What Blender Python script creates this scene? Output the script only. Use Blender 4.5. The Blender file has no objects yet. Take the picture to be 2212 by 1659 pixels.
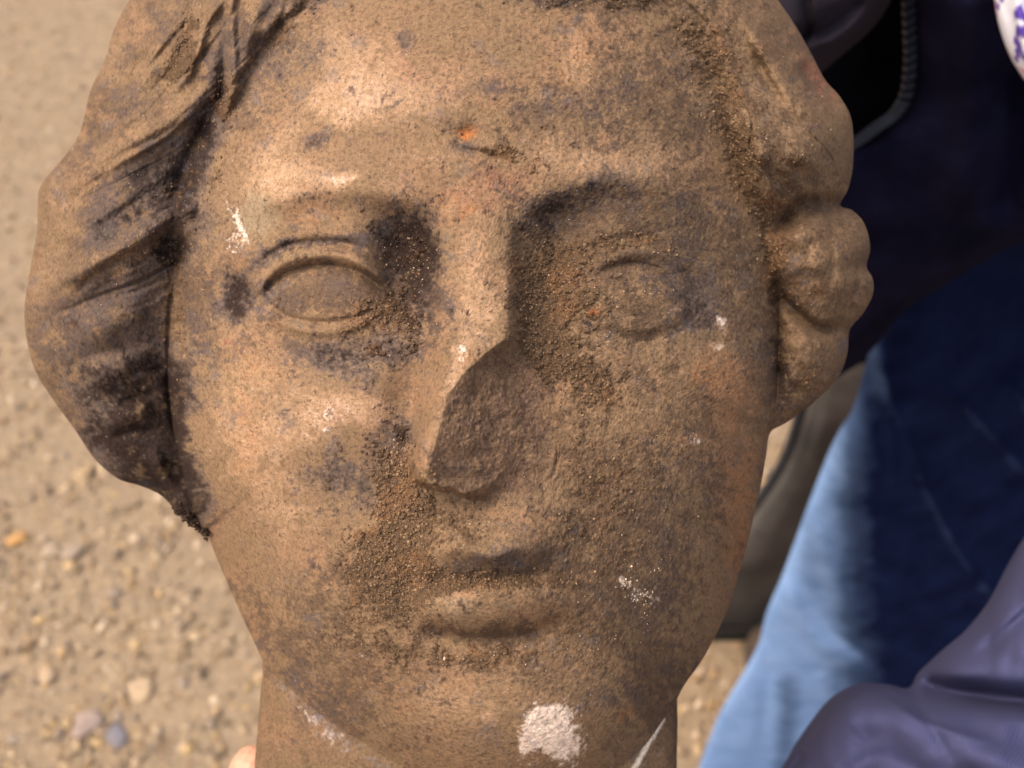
import bpy, bmesh, math, random
import numpy as np
from mathutils import Vector, Matrix
rnd = random.Random(7)
rng = np.random.default_rng(11)
sc = bpy.context.scene

# ------------------------------------------------------------------ camera
CAM = np.array([0.0, 0.0, 1.60])
PITCH = math.radians(50.0)
FPX = 2125.0                      # focal length in units of a 2212 px wide frame
CX, CY = 1106.0, 829.5
Rv = np.array([1.0, 0, 0])
Fv = np.array([0, math.cos(PITCH), -math.sin(PITCH)])
Uv = np.array([0, math.sin(PITCH), math.cos(PITCH)])
cam_d = bpy.data.cameras.new('camera')
cam = bpy.data.objects.new('camera', cam_d)
sc.collection.objects.link(cam)
sc.camera = cam
cam.location = CAM
cam.rotation_euler = (math.radians(90) - PITCH, 0, 0)
cam_d.sensor_width = 36.0
cam_d.lens = 36.0 * FPX / 2212.0
cam_d.clip_start = 0.01
cam_d.clip_end = 500
cam_d.dof.use_dof = True
cam_d.dof.focus_distance = 0.245
cam_d.dof.aperture_fstop = (cam_d.lens / 1000.0) / 0.0027

# ------------------------------------------------------------------ light
SUN_DIR = -0.45 * Rv + 0.50 * Uv + 0.74 * (-Fv)
SUN_DIR /= np.linalg.norm(SUN_DIR)
elev = math.asin(SUN_DIR[2])
world = bpy.data.worlds.new('World')
sc.world = world
world.use_nodes = True
wn = world.node_tree
bg = wn.nodes['Background']
sky = wn.nodes.new('ShaderNodeTexSky')
sky.sky_type = 'NISHITA'
sky.sun_disc = False
sky.sun_elevation = elev
sky.sun_rotation = math.atan2(SUN_DIR[0], SUN_DIR[1])
sky.dust_density = 8.0
sky.air_density = 1.0
wn.links.new(sky.outputs[0], bg.inputs[0])
bg.inputs[1].default_value = 0.15
sun_d = bpy.data.lights.new('sun', 'SUN')
sun_d.energy = 0.85
sun_d.angle = math.radians(32)
sun_d.color = (1.0, 0.92, 0.83)
sun = bpy.data.objects.new('sun', sun_d)
sc.collection.objects.link(sun)
sun.rotation_euler = Vector(SUN_DIR).to_track_quat('Z', 'Y').to_euler()
sc.view_settings.view_transform = 'Standard'
sc.view_settings.look = 'None'
sc.view_settings.gamma = 1
sc.view_settings.exposure = 0.84
sc.view_settings.use_curve_mapping = False

# ------------------------------------------------------------------ helpers
def rays(px, py):
    px = np.asarray(px, dtype=np.float64); py = np.asarray(py, dtype=np.float64)
    return (Fv[None] + ((px - CX) / FPX)[:, None] * Rv[None] + ((CY - py) / FPX)[:, None] * Uv[None])

def at(px, py, D):
    r = rays(np.atleast_1d(px), np.atleast_1d(py))
    return CAM[None] + r * np.broadcast_to(np.asarray(D, dtype=np.float64), (len(r),))[:, None]

def at_plane_y(px, py, Y):
    r = rays([px], [py])[0]
    return CAM + r * (Y / r[1])

def s2l(c):
    c = np.asarray(c, dtype=np.float32) / 255.0
    return np.where(c <= 0.04045, c / 12.92, ((c + 0.055) / 1.055) ** 2.4)

def smooth(t):
    t = np.clip(t, 0, 1)
    return t * t * (3 - 2 * t)

_lat = {}
def vnoise(x, y, s, seed=0):
    """smooth value noise in -1..1, feature size s"""
    if seed not in _lat:
        _lat[seed] = np.random.default_rng(1000 + seed).uniform(-1, 1, (256, 256)).astype(np.float32)
    L = _lat[seed]
    fx = x / s + 37.3; fy = y / s + 91.7
    ix = np.floor(fx).astype(np.int32); iy = np.floor(fy).astype(np.int32)
    tx = fx - ix; ty = fy - iy
    tx = tx * tx * (3 - 2 * tx); ty = ty * ty * (3 - 2 * ty)
    ix0 = ix & 255; ix1 = (ix + 1) & 255; iy0 = iy & 255; iy1 = (iy + 1) & 255
    return ((L[ix0, iy0] * (1 - tx) + L[ix1, iy0] * tx) * (1 - ty)
            + (L[ix0, iy1] * (1 - tx) + L[ix1, iy1] * tx) * ty)

def fbm(x, y, s, seed=0, o=4, g=0.55):
    v = 0; a = 1; n = 0
    for i in range(o):
        c, sn = math.cos(0.6 * i + seed), math.sin(0.6 * i + seed)
        v = v + a * vnoise(c * x - sn * y, sn * x + c * y, s / (2 ** i), seed * 7 + i)
        n += a; a *= g
    return v / n

def blob(x, y, cx, cy, rx, ry, rot=0.0, p=2.0):
    c, s = math.cos(math.radians(rot)), math.sin(math.radians(rot))
    u = (x - cx) * c + (y - cy) * s
    v = -(x - cx) * s + (y - cy) * c
    q = (u / rx) ** 2 + (v / ry) ** 2
    return np.exp(-np.power(q, p / 2) * 0.9)

def spline(pts, n=12, closed=False):
    P = [np.array(p, float) for p in pts]
    out = []
    N = len(P)
    rngk = range(N if closed else N - 1)
    for i in rngk:
        if closed:
            p0, p1, p2, p3 = P[(i - 1) % N], P[i], P[(i + 1) % N], P[(i + 2) % N]
        else:
            p0 = P[i - 1] if i > 0 else 2 * P[0] - P[1]
            p1, p2 = P[i], P[i + 1]
            p3 = P[i + 2] if i + 2 < N else 2 * P[-1] - P[-2]
        for k in range(n):
            t = k / n
            out.append(0.5 * ((2 * p1) + (-p0 + p2) * t + (2 * p0 - 5 * p1 + 4 * p2 - p3) * t * t + (-p0 + 3 * p1 - 3 * p2 + p3) * t ** 3))
    if not closed:
        out.append(P[-1])
    return np.array(out)

def pdist(x, y, P):
    """distance, side and position along an open polyline P"""
    best = np.full(x.shape, 1e9, np.float32); side = np.zeros_like(best); par = np.zeros_like(best)
    n = len(P) - 1
    for i in range(n):
        ax, ay = P[i]; bx, by = P[i + 1]
        dx, dy = bx - ax, by - ay
        L2 = dx * dx + dy * dy + 1e-9
        t = np.clip(((x - ax) * dx + (y - ay) * dy) / L2, 0, 1)
        ex = x - (ax + t * dx); ey = y - (ay + t * dy)
        d = np.sqrt(ex * ex + ey * ey)
        m = d < best
        best = np.where(m, d, best)
        side = np.where(m, np.sign(dx * (y - ay) - dy * (x - ax)), side)
        par = np.where(m, (i + t) / n, par)
    return best, side, par

def add_ridge(z, x, y, pts, amp, w1, w2=None, fade=0.18, n=5, p=2.0):
    """adds amp along a curve; w1 width on its left side seen along the path (screen), w2 on the other"""
    w2 = w2 or w1
    P = spline(pts, n)
    W = max(w1, w2) * 2.6
    m = (x > P[:, 0].min() - W) & (x < P[:, 0].max() + W) & (y > P[:, 1].min() - W) & (y < P[:, 1].max() + W)
    idx = np.nonzero(m)[0]
    if len(idx) == 0:
        return z
    d, s, t = pdist(x[idx], y[idx], P)
    w = np.where(s < 0, w1, w2)
    f = smooth(t / max(fade, 1e-3)) * smooth((1 - t) / max(fade, 1e-3)) if fade > 0 else 1.0
    z[idx] += amp * f * np.exp(-np.power(d / w, p))
    return z

def star(pts, cx, cy, n=14):
    """radius as a function of angle of a closed star shaped outline"""
    P = spline(pts, n, closed=True)
    a = np.arctan2(P[:, 1] - cy, P[:, 0] - cx); r = np.hypot(P[:, 0] - cx, P[:, 1] - cy)
    o = np.argsort(a); a = a[o]; r = r[o]
    a3 = np.concatenate([a - 2 * math.pi, a, a + 2 * math.pi]); r3 = np.concatenate([r, r, r])
    return lambda th: np.interp(th, a3, r3)

class TPS:
    def __init__(s, c, v, lam=5.0):
        s.c = np.array(c, float) / 100.0; v = np.array(v, float)
        n = len(v)
        d = np.hypot(s.c[:, None, 0] - s.c[None, :, 0], s.c[:, None, 1] - s.c[None, :, 1])
        K = np.where(d > 0, d * d * np.log(d + 1e-12), 0) + lam * 0.01 * np.eye(n)
        Pm = np.hstack([np.ones((n, 1)), s.c])
        A = np.block([[K, Pm], [Pm.T, np.zeros((3, 3))]])
        s.w = np.linalg.solve(A, np.concatenate([v, np.zeros(3)]))
    def __call__(s, x, y):
        x = x / 100.0; y = y / 100.0
        r = s.w[-3] + s.w[-2] * x + s.w[-1] * y
        for i, (cx, cy) in enumerate(s.c):
            q = (x - cx) ** 2 + (y - cy) ** 2
            r = r + s.w[i] * 0.5 * q * np.log(q + 1e-12)
        return r

def mesh_np(name, verts, quads=None, tris=None, mat=None, smooth_shade=True):
    me = bpy.data.meshes.new(name)
    fs = []
    nl = 0
    verts = np.asarray(verts, dtype=np.float32)
    loops = []; starts = []; totals = []
    for arr, k in ((quads, 4), (tris, 3)):
        if arr is None or len(arr) == 0: continue
        arr = np.asarray(arr, dtype=np.int32)
        loops.append(arr.ravel()); starts.append(nl + np.arange(len(arr)) * k); totals.append(np.full(len(arr), k))
        nl += arr.size
    loops = np.concatenate(loops); starts = np.concatenate(starts); totals = np.concatenate(totals)
    me.vertices.add(len(verts)); me.vertices.foreach_set('co', verts.ravel())
    me.loops.add(len(loops)); me.loops.foreach_set('vertex_index', loops.astype(np.int32))
    me.polygons.add(len(starts)); me.polygons.foreach_set('loop_start', starts.astype(np.int32))
    me.polygons.foreach_set('loop_total', totals.astype(np.int32))
    if smooth_shade:
        me.polygons.foreach_set('use_smooth', np.ones(len(starts), dtype=bool))
    me.update(calc_edges=True)
    me.validate()
    if mat: me.materials.append(mat)
    return me

def link(name, data, parent=None, label=None, cat=None, group=None, kind=None, loc=None):
    o = bpy.data.objects.new(name, data)
    sc.collection.objects.link(o)
    if parent:
        o.parent = parent
    if loc is not None: o.location = loc
    if label: o['label'] = label
    if cat: o['category'] = cat
    if group: o['group'] = group
    if kind: o['kind'] = kind
    return o

def set_col(me, name, rgba):
    a = me.color_attributes.new(name, 'FLOAT_COLOR', 'POINT')
    a.data.foreach_set('color', np.asarray(rgba, dtype=np.float32).ravel())

class NT:
    def __init__(s, name):
        s.m = bpy.data.materials.new(name); s.m.use_nodes = True
        s.t = s.m.node_tree; s.b = s.t.nodes['Principled BSDF']
        s.tc = s.t.nodes.new('ShaderNodeTexCoord')
    def n(s, typ, **kw):
        nd = s.t.nodes.new(typ)
        for k, v in kw.items():
            setattr(nd, k, v)
        return nd
    def l(s, a, b): s.t.links.new(a, b)
    def noise(s, scale, detail=3, rough=0.55, vec=None, dim='3D'):
        nd = s.n('ShaderNodeTexNoise'); nd.inputs['Scale'].default_value = scale
        nd.inputs['Detail'].default_value = detail; nd.inputs['Roughness'].default_value = rough
        s.l(vec or s.tc.outputs['Object'], nd.inputs['Vector'])
        return nd.outputs['Fac']
    def ramp(s, fac, stops):
        r = s.n('ShaderNodeValToRGB'); e = r.color_ramp.elements
        while len(e) < len(stops): e.new(0.5)
        for el, (p, c) in zip(e, stops):
            el.position = p; el.color = (*c, 1) if len(c) == 3 else c
        s.l(fac, r.inputs[0]); return r.outputs[0]
    def math(s, op, a, b=None, c=None):
        nd = s.n('ShaderNodeMath', operation=op)
        for i, v in enumerate((a, b, c)):
            if v is None: continue
            if isinstance(v, (int, float)): nd.inputs[i].default_value = v
            else: s.l(v, nd.inputs[i])
        return nd.outputs[0]
    def mix(s, fac, a, b, mode='MIX'):
        nd = s.n('ShaderNodeMix', data_type='RGBA', blend_type=mode)
        for key, v in ((0, fac), (6, a), (7, b)):
            if isinstance(v, (int, float)): nd.inputs[key].default_value = v
            elif isinstance(v, tuple): nd.inputs[key].default_value = (*v, 1)
            else: s.l(v, nd.inputs[key])
        return nd.outputs[2]
    def bump(s, h, strength, dist, prev=None):
        nd = s.n('ShaderNodeBump'); nd.inputs['Strength'].default_value = 1.0 if not isinstance(strength, (int, float)) else strength
        if not isinstance(strength, (int, float)): s.l(strength, nd.inputs['Strength'])
        nd.inputs['Distance'].default_value = dist
        s.l(h, nd.inputs['Height'])
        if prev: s.l(prev, nd.inputs['Normal'])
        return nd.outputs[0]
    def out(s, col=None, rough=None, normal=None, spec=None):
        for key, v in (('Base Color', col), ('Roughness', rough), ('Normal', normal), ('Specular IOR Level', spec)):
            if v is None: continue
            if isinstance(v, (int, float)): s.b.inputs[key].default_value = v
            elif isinstance(v, tuple): s.b.inputs[key].default_value = (*v, 1)
            else: s.l(v, s.b.inputs[key])
        return s.m

# ------------------------------------------------------------------ ground
def ground_material():
    g = NT('gravelly_soil')
    n1 = g.noise(9, 7, 0.7); n2 = g.noise(48, 5, 0.7); n3 = g.noise(350, 3, 0.6)
    c = g.ramp(n1, [(0.3, (0.25, 0.170, 0.090)), (0.7, (0.42, 0.295, 0.165))])
    c = g.mix(0.6, c, g.ramp(n2, [(0.3, (0.16, 0.11, 0.062)), (0.55, (0.35, 0.24, 0.14)), (0.7, (0.56, 0.40, 0.24))]))
    c = g.mix(0.35, c, g.ramp(n3, [(0.35, (0.16, 0.12, 0.09)), (0.65, (0.50, 0.40, 0.29))]))
    b = g.bump(n2, 0.8, 0.02); b = g.bump(n3, 0.7, 0.004, b)
    return g.out(c, 0.95, b, 0.2)

def build_ground():
    nx = 320
    xs = np.sign(np.linspace(-1, 1, nx)) * np.abs(np.linspace(-1, 1, nx)) ** 2.2 * 60
    ys = xs + 1.5
    X, Y = np.meshgrid(xs, ys)
    x = X.ravel(); y = Y.ravel()
    z = 0.012 * fbm(x, y, 0.30, 3, 4) * np.exp(-(np.hypot(x, y - 1.5) / 12) ** 2)
    v = np.stack([x, y, z], 1)
    i = np.arange(nx - 1)
    a = (i[:, None] * nx + i[None]).ravel()
    q = np.stack([a, a + 1, a + nx + 1, a + nx], 1)
    link('ground', mesh_np('ground', v, q, mat=ground_material()), kind='structure')
build_ground()

def ico(sub=1):
    bm = bmesh.new(); bmesh.ops.create_icosphere(bm, subdivisions=sub, radius=1.0)
    v = np.array([p.co[:] for p in bm.verts]); f = np.array([[p.index for p in t.verts] for t in bm.faces]); bm.free()
    return v, f

def scatter_lumps(name, pos, scale, mat, cols=None, sub=1, flat=0.75, parent=None, normal=None, jit=0.28, smooth_shade=True, stretch=0.5):
    """many small irregular lumps in one mesh"""
    V0, F0 = ico(sub)
    n = len(pos); k = len(V0)
    r = np.random.default_rng(len(pos))
    q = r.normal(size=(n, 4)); q /= np.linalg.norm(q, axis=1)[:, None]
    w, x, y, z = q.T
    M = np.stack([1 - 2 * (y * y + z * z), 2 * (x * y - z * w), 2 * (x * z + y * w),
                  2 * (x * y + z * w), 1 - 2 * (x * x + z * z), 2 * (y * z - x * w),
                  2 * (x * z - y * w), 2 * (y * z + x * w), 1 - 2 * (x * x + y * y)], 1).reshape(n, 3, 3)
    base = V0[None] * (1 + jit * r.uniform(-1, 1, (n, k, 1)))
    sv = np.stack([np.ones(n), 1 - stretch * r.random(n), (1 - stretch * r.random(n)) * flat], 1)
    P = np.einsum('nij,nkj->nki', M, base * sv[:, None, :]) * np.asarray(scale)[:, None, None] + pos[:, None, :]
    F = (F0[None] + (np.arange(n) * k)[:, None, None]).reshape(-1, 3)
    me = mesh_np(name, P.reshape(-1, 3), tris=F, mat=mat, smooth_shade=smooth_shade)
    if cols is not None:
        c = np.repeat(np.concatenate([cols, np.ones((n, 1))], 1), k, 0)
        set_col(me, 'Col', c)
    return me

def attr_material(name, rough=0.9, bscale=0, bdist=0.0003, spec=0.3):
    g = NT(name)
    a = g.n('ShaderNodeVertexColor', layer_name='Col')
    c = a.outputs[0]; b = None
    if bscale:
        nz = g.noise(bscale, 3)
        c = g.mix(0.35, c, g.ramp(nz, [(0.3, (0.25, 0.25, 0.25)), (0.7, (1.0, 1.0, 1.0))]), 'MULTIPLY')
        b = g.bump(nz, 0.8, bdist)
    return g.out(c, rough, b, spec)

def build_gravel():
    n = 34000
    # density falls with distance; only where the photograph can look
    y = 0.5 + 2.9 * rng.random(n) ** 1.1
    x = (rng.random(n) * 2 - 1) * (0.75 + 0.55 * y)
    s = 0.0020 + (0.0105 - 0.003 * np.clip(y - 1, 0, 2)) * rng.random(n) ** 3.2 + 0.0025 * rng.random(n)
    z = 0.012 * fbm(x, y, 0.30, 3, 4) + s * 0.12
    pal = np.array([[.46, .32, .18], [.56, .41, .25], [.36, .25, .15], [.30, .23, .17], [.62, .42, .20], [.24, .17, .11], [.66, .50, .34], [.40, .25, .13], [.34, .24, .14], [.40, .29, .18]])
    cols = pal[rng.integers(0, len(pal), n)] * rng.uniform(0.7, 1.1, (n, 1))
    me = scatter_lumps('gravel', np.stack([x, y, z], 1), s, attr_material('pebble_stone', 0.8, 300, 0.001), cols, 1, 0.55, jit=0.4)
    link('gravel', me, kind='stuff', label='small pebbles and grit scattered over the tan soil', cat='gravel')
build_gravel()

#@@HEAD
# ------------------------------------------------------------------ marble head
DR = 0.292            # forward distance of the silhouette rim
KP = 1.10e-4          # metres of depth per unit of relief
HC = (1000.0, 700.0)  # centre of the polar grid

OUTLINE = [(1100, -480), (800, -430), (560, -300), (420, -180), (300, -30), (250, 55), (226, 130), (196, 195), (166, 300), (92, 395), (82, 440), (80, 500),
           (62, 600), (53, 690), (72, 790), (118, 868), (160, 925), (205, 992), (255, 1034), (305, 1050), (350, 1072), (392, 1118), (425, 1144),
           (447, 1152), (462, 1190), (487, 1250), (520, 1325), (548, 1385), (590, 1470), (655, 1552), (760, 1640), (920, 1735), (1110, 1785), (1270, 1745),
           (1385, 1650), (1440, 1560), (1475, 1485), (1520, 1420), (1570, 1320), (1610, 1190), (1640, 1065), (1655, 985), (1664, 935),
           (1700, 912), (1760, 868), (1812, 812), (1830, 765), (1836, 712), (1862, 680), (1884, 640), (1886, 605), (1872, 575), (1880, 535),
           (1868, 485), (1842, 455), (1815, 443), (1832, 408), (1843, 350), (1840, 262), (1815, 210), (1782, 172), (1752, 115), (1718, 55), (1680, 0),
           (1600, -110), (1480, -270), (1320, -410)]
FACE = [(1050, -460), (760, -380), (520, -200), (400, 0), (345, 250), (335, 500), (345, 700), (362, 850), (385, 985), (430, 1135),
        (487, 1250), (548, 1385), (590, 1470), (655, 1552), (760, 1640), (920, 1735), (1110, 1785), (1270, 1745),
        (1385, 1650), (1440, 1560), (1475, 1485), (1520, 1420), (1570, 1320), (1610, 1190), (1645, 1065), (1665, 970), (1680, 800), (1684, 620), (1672, 400), (1630, 150), (1560, -50), (1400, -300)]
# where the face meets the hair (closed, star shaped)
HAIRLINE = [(1050, -40), (850, -30), (720, -10), (640, 30), (575, 115), (520, 205), (478, 300), (452, 400), (430, 500), (392, 575), (362, 650), (356, 750), (366, 850),
            (384, 985), (415, 1080), (440, 1150), (300, 1300), (400, 1700), (1100, 1900), (1800, 1700), (1900, 1100), (1672, 945), (1672, 800), (1664, 660), (1642, 545), (1600, 420),
            (1562, 290), (1528, 190), (1480, 110), (1425, 40), (1340, 0), (1200, -25)]
R_out = star(OUTLINE, *HC, n=10)
R_face = star(FACE, 1050.0, 720.0)
R_line = star(HAIRLINE, *HC)
TF = 500.0
def F_base(x, y):
    r = np.hypot(x - 1050, y - 720); th = np.arctan2(y - 720, x - 1050)
    rho = r / R_face(th)
    return TF * np.power(np.clip(1 - np.power(np.clip(rho, 0, 1), 2.15), 0, 1), 1 / 2.15) - 300 * np.clip(rho - 1, 0, None)

ctrl = []
def cabs(*L):
    for x, y, v in L: ctrl.append((x, y, v))
def crel(*L):
    for x, y, v in L: ctrl.append((x, y, float(F_base(np.array([x], float), np.array([y], float))[0]) + v))
cabs((230, 50, 150), (165, 250, 140), (85, 450, 120), (55, 680, 130), (90, 850, 100), (200, 1000, 70), (320, 1060, 50), (430, 1150, 10),
     (330, 60, 270), (260, 280, 265), (190, 430, 235), (160, 580, 245), (160, 700, 215), (220, 800, 170), (250, 900, 130), (330, 980, 90), (400, 1080, 45))
crel((720, -10, 0), (640, 30, 0), (575, 115, 0), (520, 205, 0), (478, 300, 0), (452, 400, -8), (430, 500, -25), (395, 570, -50),
     (620, -50, 45), (540, 60, 55), (470, 180, 50), (420, 280, 45), (400, 400, 20), (900, -35, 0), (1050, -40, 0), (1200, -20, 0), (1340, 0, 0), (1425, 40, 0), (900, -110, 55), (1200, -100, 55), (1400, -50, 50))
cabs((360, 550, 235), (330, 640, 205), (345, 740, 150), (350, 830, 95), (370, 930, 60), (300, 720, 185), (300, 820, 120), (400, 1040, 25))
crel((1480, 110, 0), (1528, 190, 0), (1562, 290, -5), (1600, 420, -20), (1520, 60, 45), (1580, 170, 40))
cabs((1640, 550, 150), (1672, 660, 85), (1675, 800, 55), (1675, 920, 30), (1640, 250, 290), (1690, 340, 285), (1760, 340, 240), (1700, 480, 190), (1720, 600, 190), (1780, 560, 205), (1820, 620, 170),
     (1700, 700, 110), (1740, 780, 145), (1700, 860, 85), (1700, 60, 190), (1750, 170, 175), (1820, 260, 160), (1840, 350, 130), (1810, 445, 120), (1880, 560, 120), (1840, 700, 70), (1810, 800, 70), (1700, 910, 40), (1700, 250, 290), (1620, 60, 270))
G_base = TPS([(c[0], c[1]) for c in ctrl], [c[2] for c in ctrl], 20)

def nose(x, y):
    ys = np.array([400, 450, 500, 600, 700, 735, 780, 830, 900, 960, 1010, 1040, 1062, 1082])
    J = lambda L: np.interp(y, [p[0] for p in L], [p[1] for p in L])
    xl = J([(400, 985), (450, 950), (500, 936), (600, 930), (700, 922), (760, 905), (830, 896), (900, 890), (960, 884), (1010, 880), (1045, 886), (1082, 930)])
    c1 = J([(400, 1010), (450, 985), (500, 966), (600, 966), (700, 975), (735, 985), (765, 988), (800, 988), (854, 962), (923, 944), (983, 929), (1032, 916), (1060, 945), (1082, 1010)])
    c2 = J([(400, 1060), (450, 1085), (500, 1090), (600, 1090), (700, 1092), (735, 1084), (765, 1046), (800, 1008), (854, 967), (923, 949), (983, 934), (1032, 921), (1060, 950), (1082, 1015)])
    xr = J([(400, 1085), (450, 1115), (500, 1135), (600, 1135), (700, 1142), (735, 1152), (800, 1180), (880, 1200), (950, 1208), (1010, 1204), (1050, 1180), (1082, 1130)])
    h = J([(400, 0), (450, 8), (500, 24), (600, 54), (700, 94), (735, 112), (780, 128), (830, 142), (900, 158), (960, 168), (1010, 166), (1040, 158), (1062, 148), (1082, 138)])
    hr = J([(400, 0), (1082, 0)])
    a = np.clip((x - xl) / (c1 - xl), 0, 1)
    lf = np.sin(a * math.pi / 2) ** 1.25
    b = np.clip((xr - x) / np.maximum(xr - c2, 1), 0, 1)
    facet = smooth((y - 720) / 60)
    rf_s = smooth(b)
    rf_f = (np.sqrt(b * b + 0.08) - 0.283) / (1.0392 - 0.283)
    rf = rf_s * (1 - facet) + rf_f * facet
    prof = np.where(x < c1, lf, np.where(x > c2, rf, 1.0))
    prof = np.where((x < xl) | (x > xr + 8), 0, prof)
    yb = np.interp(x, [870, 890, 915, 940, 975, 1025, 1060, 1120, 1215], [1020, 1040, 1054, 1060, 1066, 1086, 1090, 1085, 1060]) + 3 * fbm(x, y, 16, 17, 2)
    gate = smooth((y - 395) / 60) * smooth((yb - y) / np.interp(x, [900, 1005, 1040, 1090, 1200], [13, 15, 38, 80, 110]))
    return h * prof * gate

def lids(z, x, y):
    # left (viewer's) eye: crisp almond
    z += -16 * blob(x, y, 690, 628, 170, 105, 0, 2.2)
    z += -84 * blob(x, y, 878, 548, 68, 92, -18, 2.4)        # inner socket under the brow
    z += -42 * blob(x, y, 518, 632, 40, 62, 10)             # outer hollow
    z += -30 * blob(x, y, 870, 660, 60, 60, 0)
    z += 24 * blob(x, y, 690, 636, 126, 60, 2, 2.6)         # ball
    z = add_ridge(z, x, y, [(545, 655), (566, 605), (610, 565), (680, 549), (745, 553), (800, 578), (846, 622)], 24, 17, 15, 0.12, p=2.4)
    z = add_ridge(z, x, y, [(552, 600), (580, 556), (625, 532), (690, 522), (750, 528), (800, 545)], -15, 9, 12, 0.2)
    z = add_ridge(z, x, y, [(572, 640), (590, 610), (635, 585), (700, 574), (760, 583), (808, 608), (856, 655)], -22, 8, 14, 0.15)
    z = add_ridge(z, x, y, [(565, 650), (590, 686), (640, 708), (700, 716), (760, 706), (815, 680)], 13, 12, 13, 0.2)
    z = add_ridge(z, x, y, [(578, 655), (610, 680), (660, 694), (720, 696), (775, 682), (825, 655)], -9, 7, 8, 0.2)
    z = add_ridge(z, x, y, [(560, 720), (640, 765), (740, 775), (840, 740)], -16, 26, 30, 0.3)
    # right eye: worn, half filled with soil
    z += -20 * blob(x, y, 1370, 620, 175, 100, 0, 2.2)
    z += -50 * blob(x, y, 1215, 500, 85, 60, -25, 2.2)
    z += -46 * blob(x, y, 1190, 620, 58, 110, 0, 2.4)
    z += -14 * blob(x, y, 1510, 610, 40, 90, 0)
    z += 30 * blob(x, y, 1384, 636, 108, 60, 4, 2.4)
    z = add_ridge(z, x, y, [(1262, 600), (1300, 572), (1340, 552), (1395, 545), (1450, 560), (1490, 600)], 15, 15, 14, 0.25)
    z = add_ridge(z, x, y, [(1230, 560), (1280, 533), (1340, 516), (1400, 514), (1460, 532)], -10, 12, 12, 0.25)
    z = add_ridge(z, x, y, [(1280, 600), (1315, 577), (1363, 569), (1410, 576), (1445, 598), (1475, 640)], -11, 7, 10, 0.25)
    z = add_ridge(z, x, y, [(1290, 680), (1335, 702), (1400, 708), (1460, 684), (1490, 640)], 11, 16, 14, 0.2)
    z = add_ridge(z, x, y, [(1310, 735), (1380, 745), (1450, 720)], -8, 18, 20, 0.3)
    return z

def face_depth(x, y):
    z = F_base(x, y).astype(np.float32)
    # forehead, brows
    z += 16 * blob(x, y, 1000, 200, 300, 150)
    z = add_ridge(z, x, y, [(500, 470), (600, 425), (720, 405), (850, 420), (950, 470)], 26, 60, 34, 0.25)
    z = add_ridge(z, x, y, [(1110, 455), (1200, 405), (1300, 385), (1420, 400), (1540, 450)], 24, 60, 34, 0.25)
    z += 14 * blob(x, y, 1030, 440, 75, 60)
    z += -10 * blob(x, y, 1010, 285, 36, 20)
    # cheeks, jaw
    z += 34 * blob(x, y, 640, 900, 190, 170)
    z += 30 * blob(x, y, 1450, 900, 170, 170)
    z += -26 * blob(x, y, 830, 1090, 60, 150, -25)
    z += -16 * blob(x, y, 1290, 1120, 60, 150, 25)
    z += -30 * blob(x, y, 865, 900, 40, 110, 10)
    z = lids(z, x, y)
    z += nose(x, y)
    # mouth
    z += 46 * blob(x, y, 1065, 1210, 260, 150, 0, 2.4)
    z += 30 * blob(x, y, 1065, 1165, 150, 70)
    z += -26 * blob(x, y, 960, 1110, 70, 36, -20)
    z = add_ridge(z, x, y, [(925, 1218), (960, 1192), (995, 1182), (1055, 1200), (1120, 1184), (1160, 1195), (1195, 1218)], 30, 24, 20, 0.25)
    z += 12 * blob(x, y, 1060, 1215, 110, 26)
    z = add_ridge(z, x, y, [(905, 1240), (960, 1256), (1050, 1258), (1130, 1250), (1205, 1240)], -26, 20, 13, 0.2)
    z += 58 * blob(x, y, 1058, 1310, 150, 52, -2, 3.4)
    z += 10 * blob(x, y, 960, 1305, 60, 36)
    z = add_ridge(z, x, y, [(905, 1345), (960, 1368), (1050, 1378), (1150, 1366), (1215, 1330)], -32, 13, 24, 0.15)
    z += -16 * blob(x, y, 880, 1290, 36, 70)
    z += 62 * blob(x, y, 1105, 1600, 220, 130, 0, 2.4)
    # jaw crease on the lower left, edge groove
    z = add_ridge(z, x, y, [(590, 1430), (640, 1510), (720, 1580), (840, 1655)], -14, 22, 30, 0.2)
    # marks
    z = add_ridge(z, x, y, [(980, 300), (1000, 320), (1050, 330), (1085, 345)], -9, 5, 7, 0.2)
    z += -10 * blob(x, y, 1006, 290, 20, 15)
    z += -9 * blob(x, y, 520, 480, 26, 60, -15) - 6 * blob(x, y, 560, 470, 40, 58, 0, 4)
    z += 7 * blob(x, y, 1192, 1582, 68, 74, 10, 5)
    z += -12 * blob(x, y, 1458, 801, 14, 9)
    z += 8 * blob(x, y, 1285, 675, 18, 10)
    z = add_ridge(z, x, y, [(1205, 960), (1203, 1000), (1192, 1040)], -7, 3, 4, 0.3)
    return z

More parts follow.
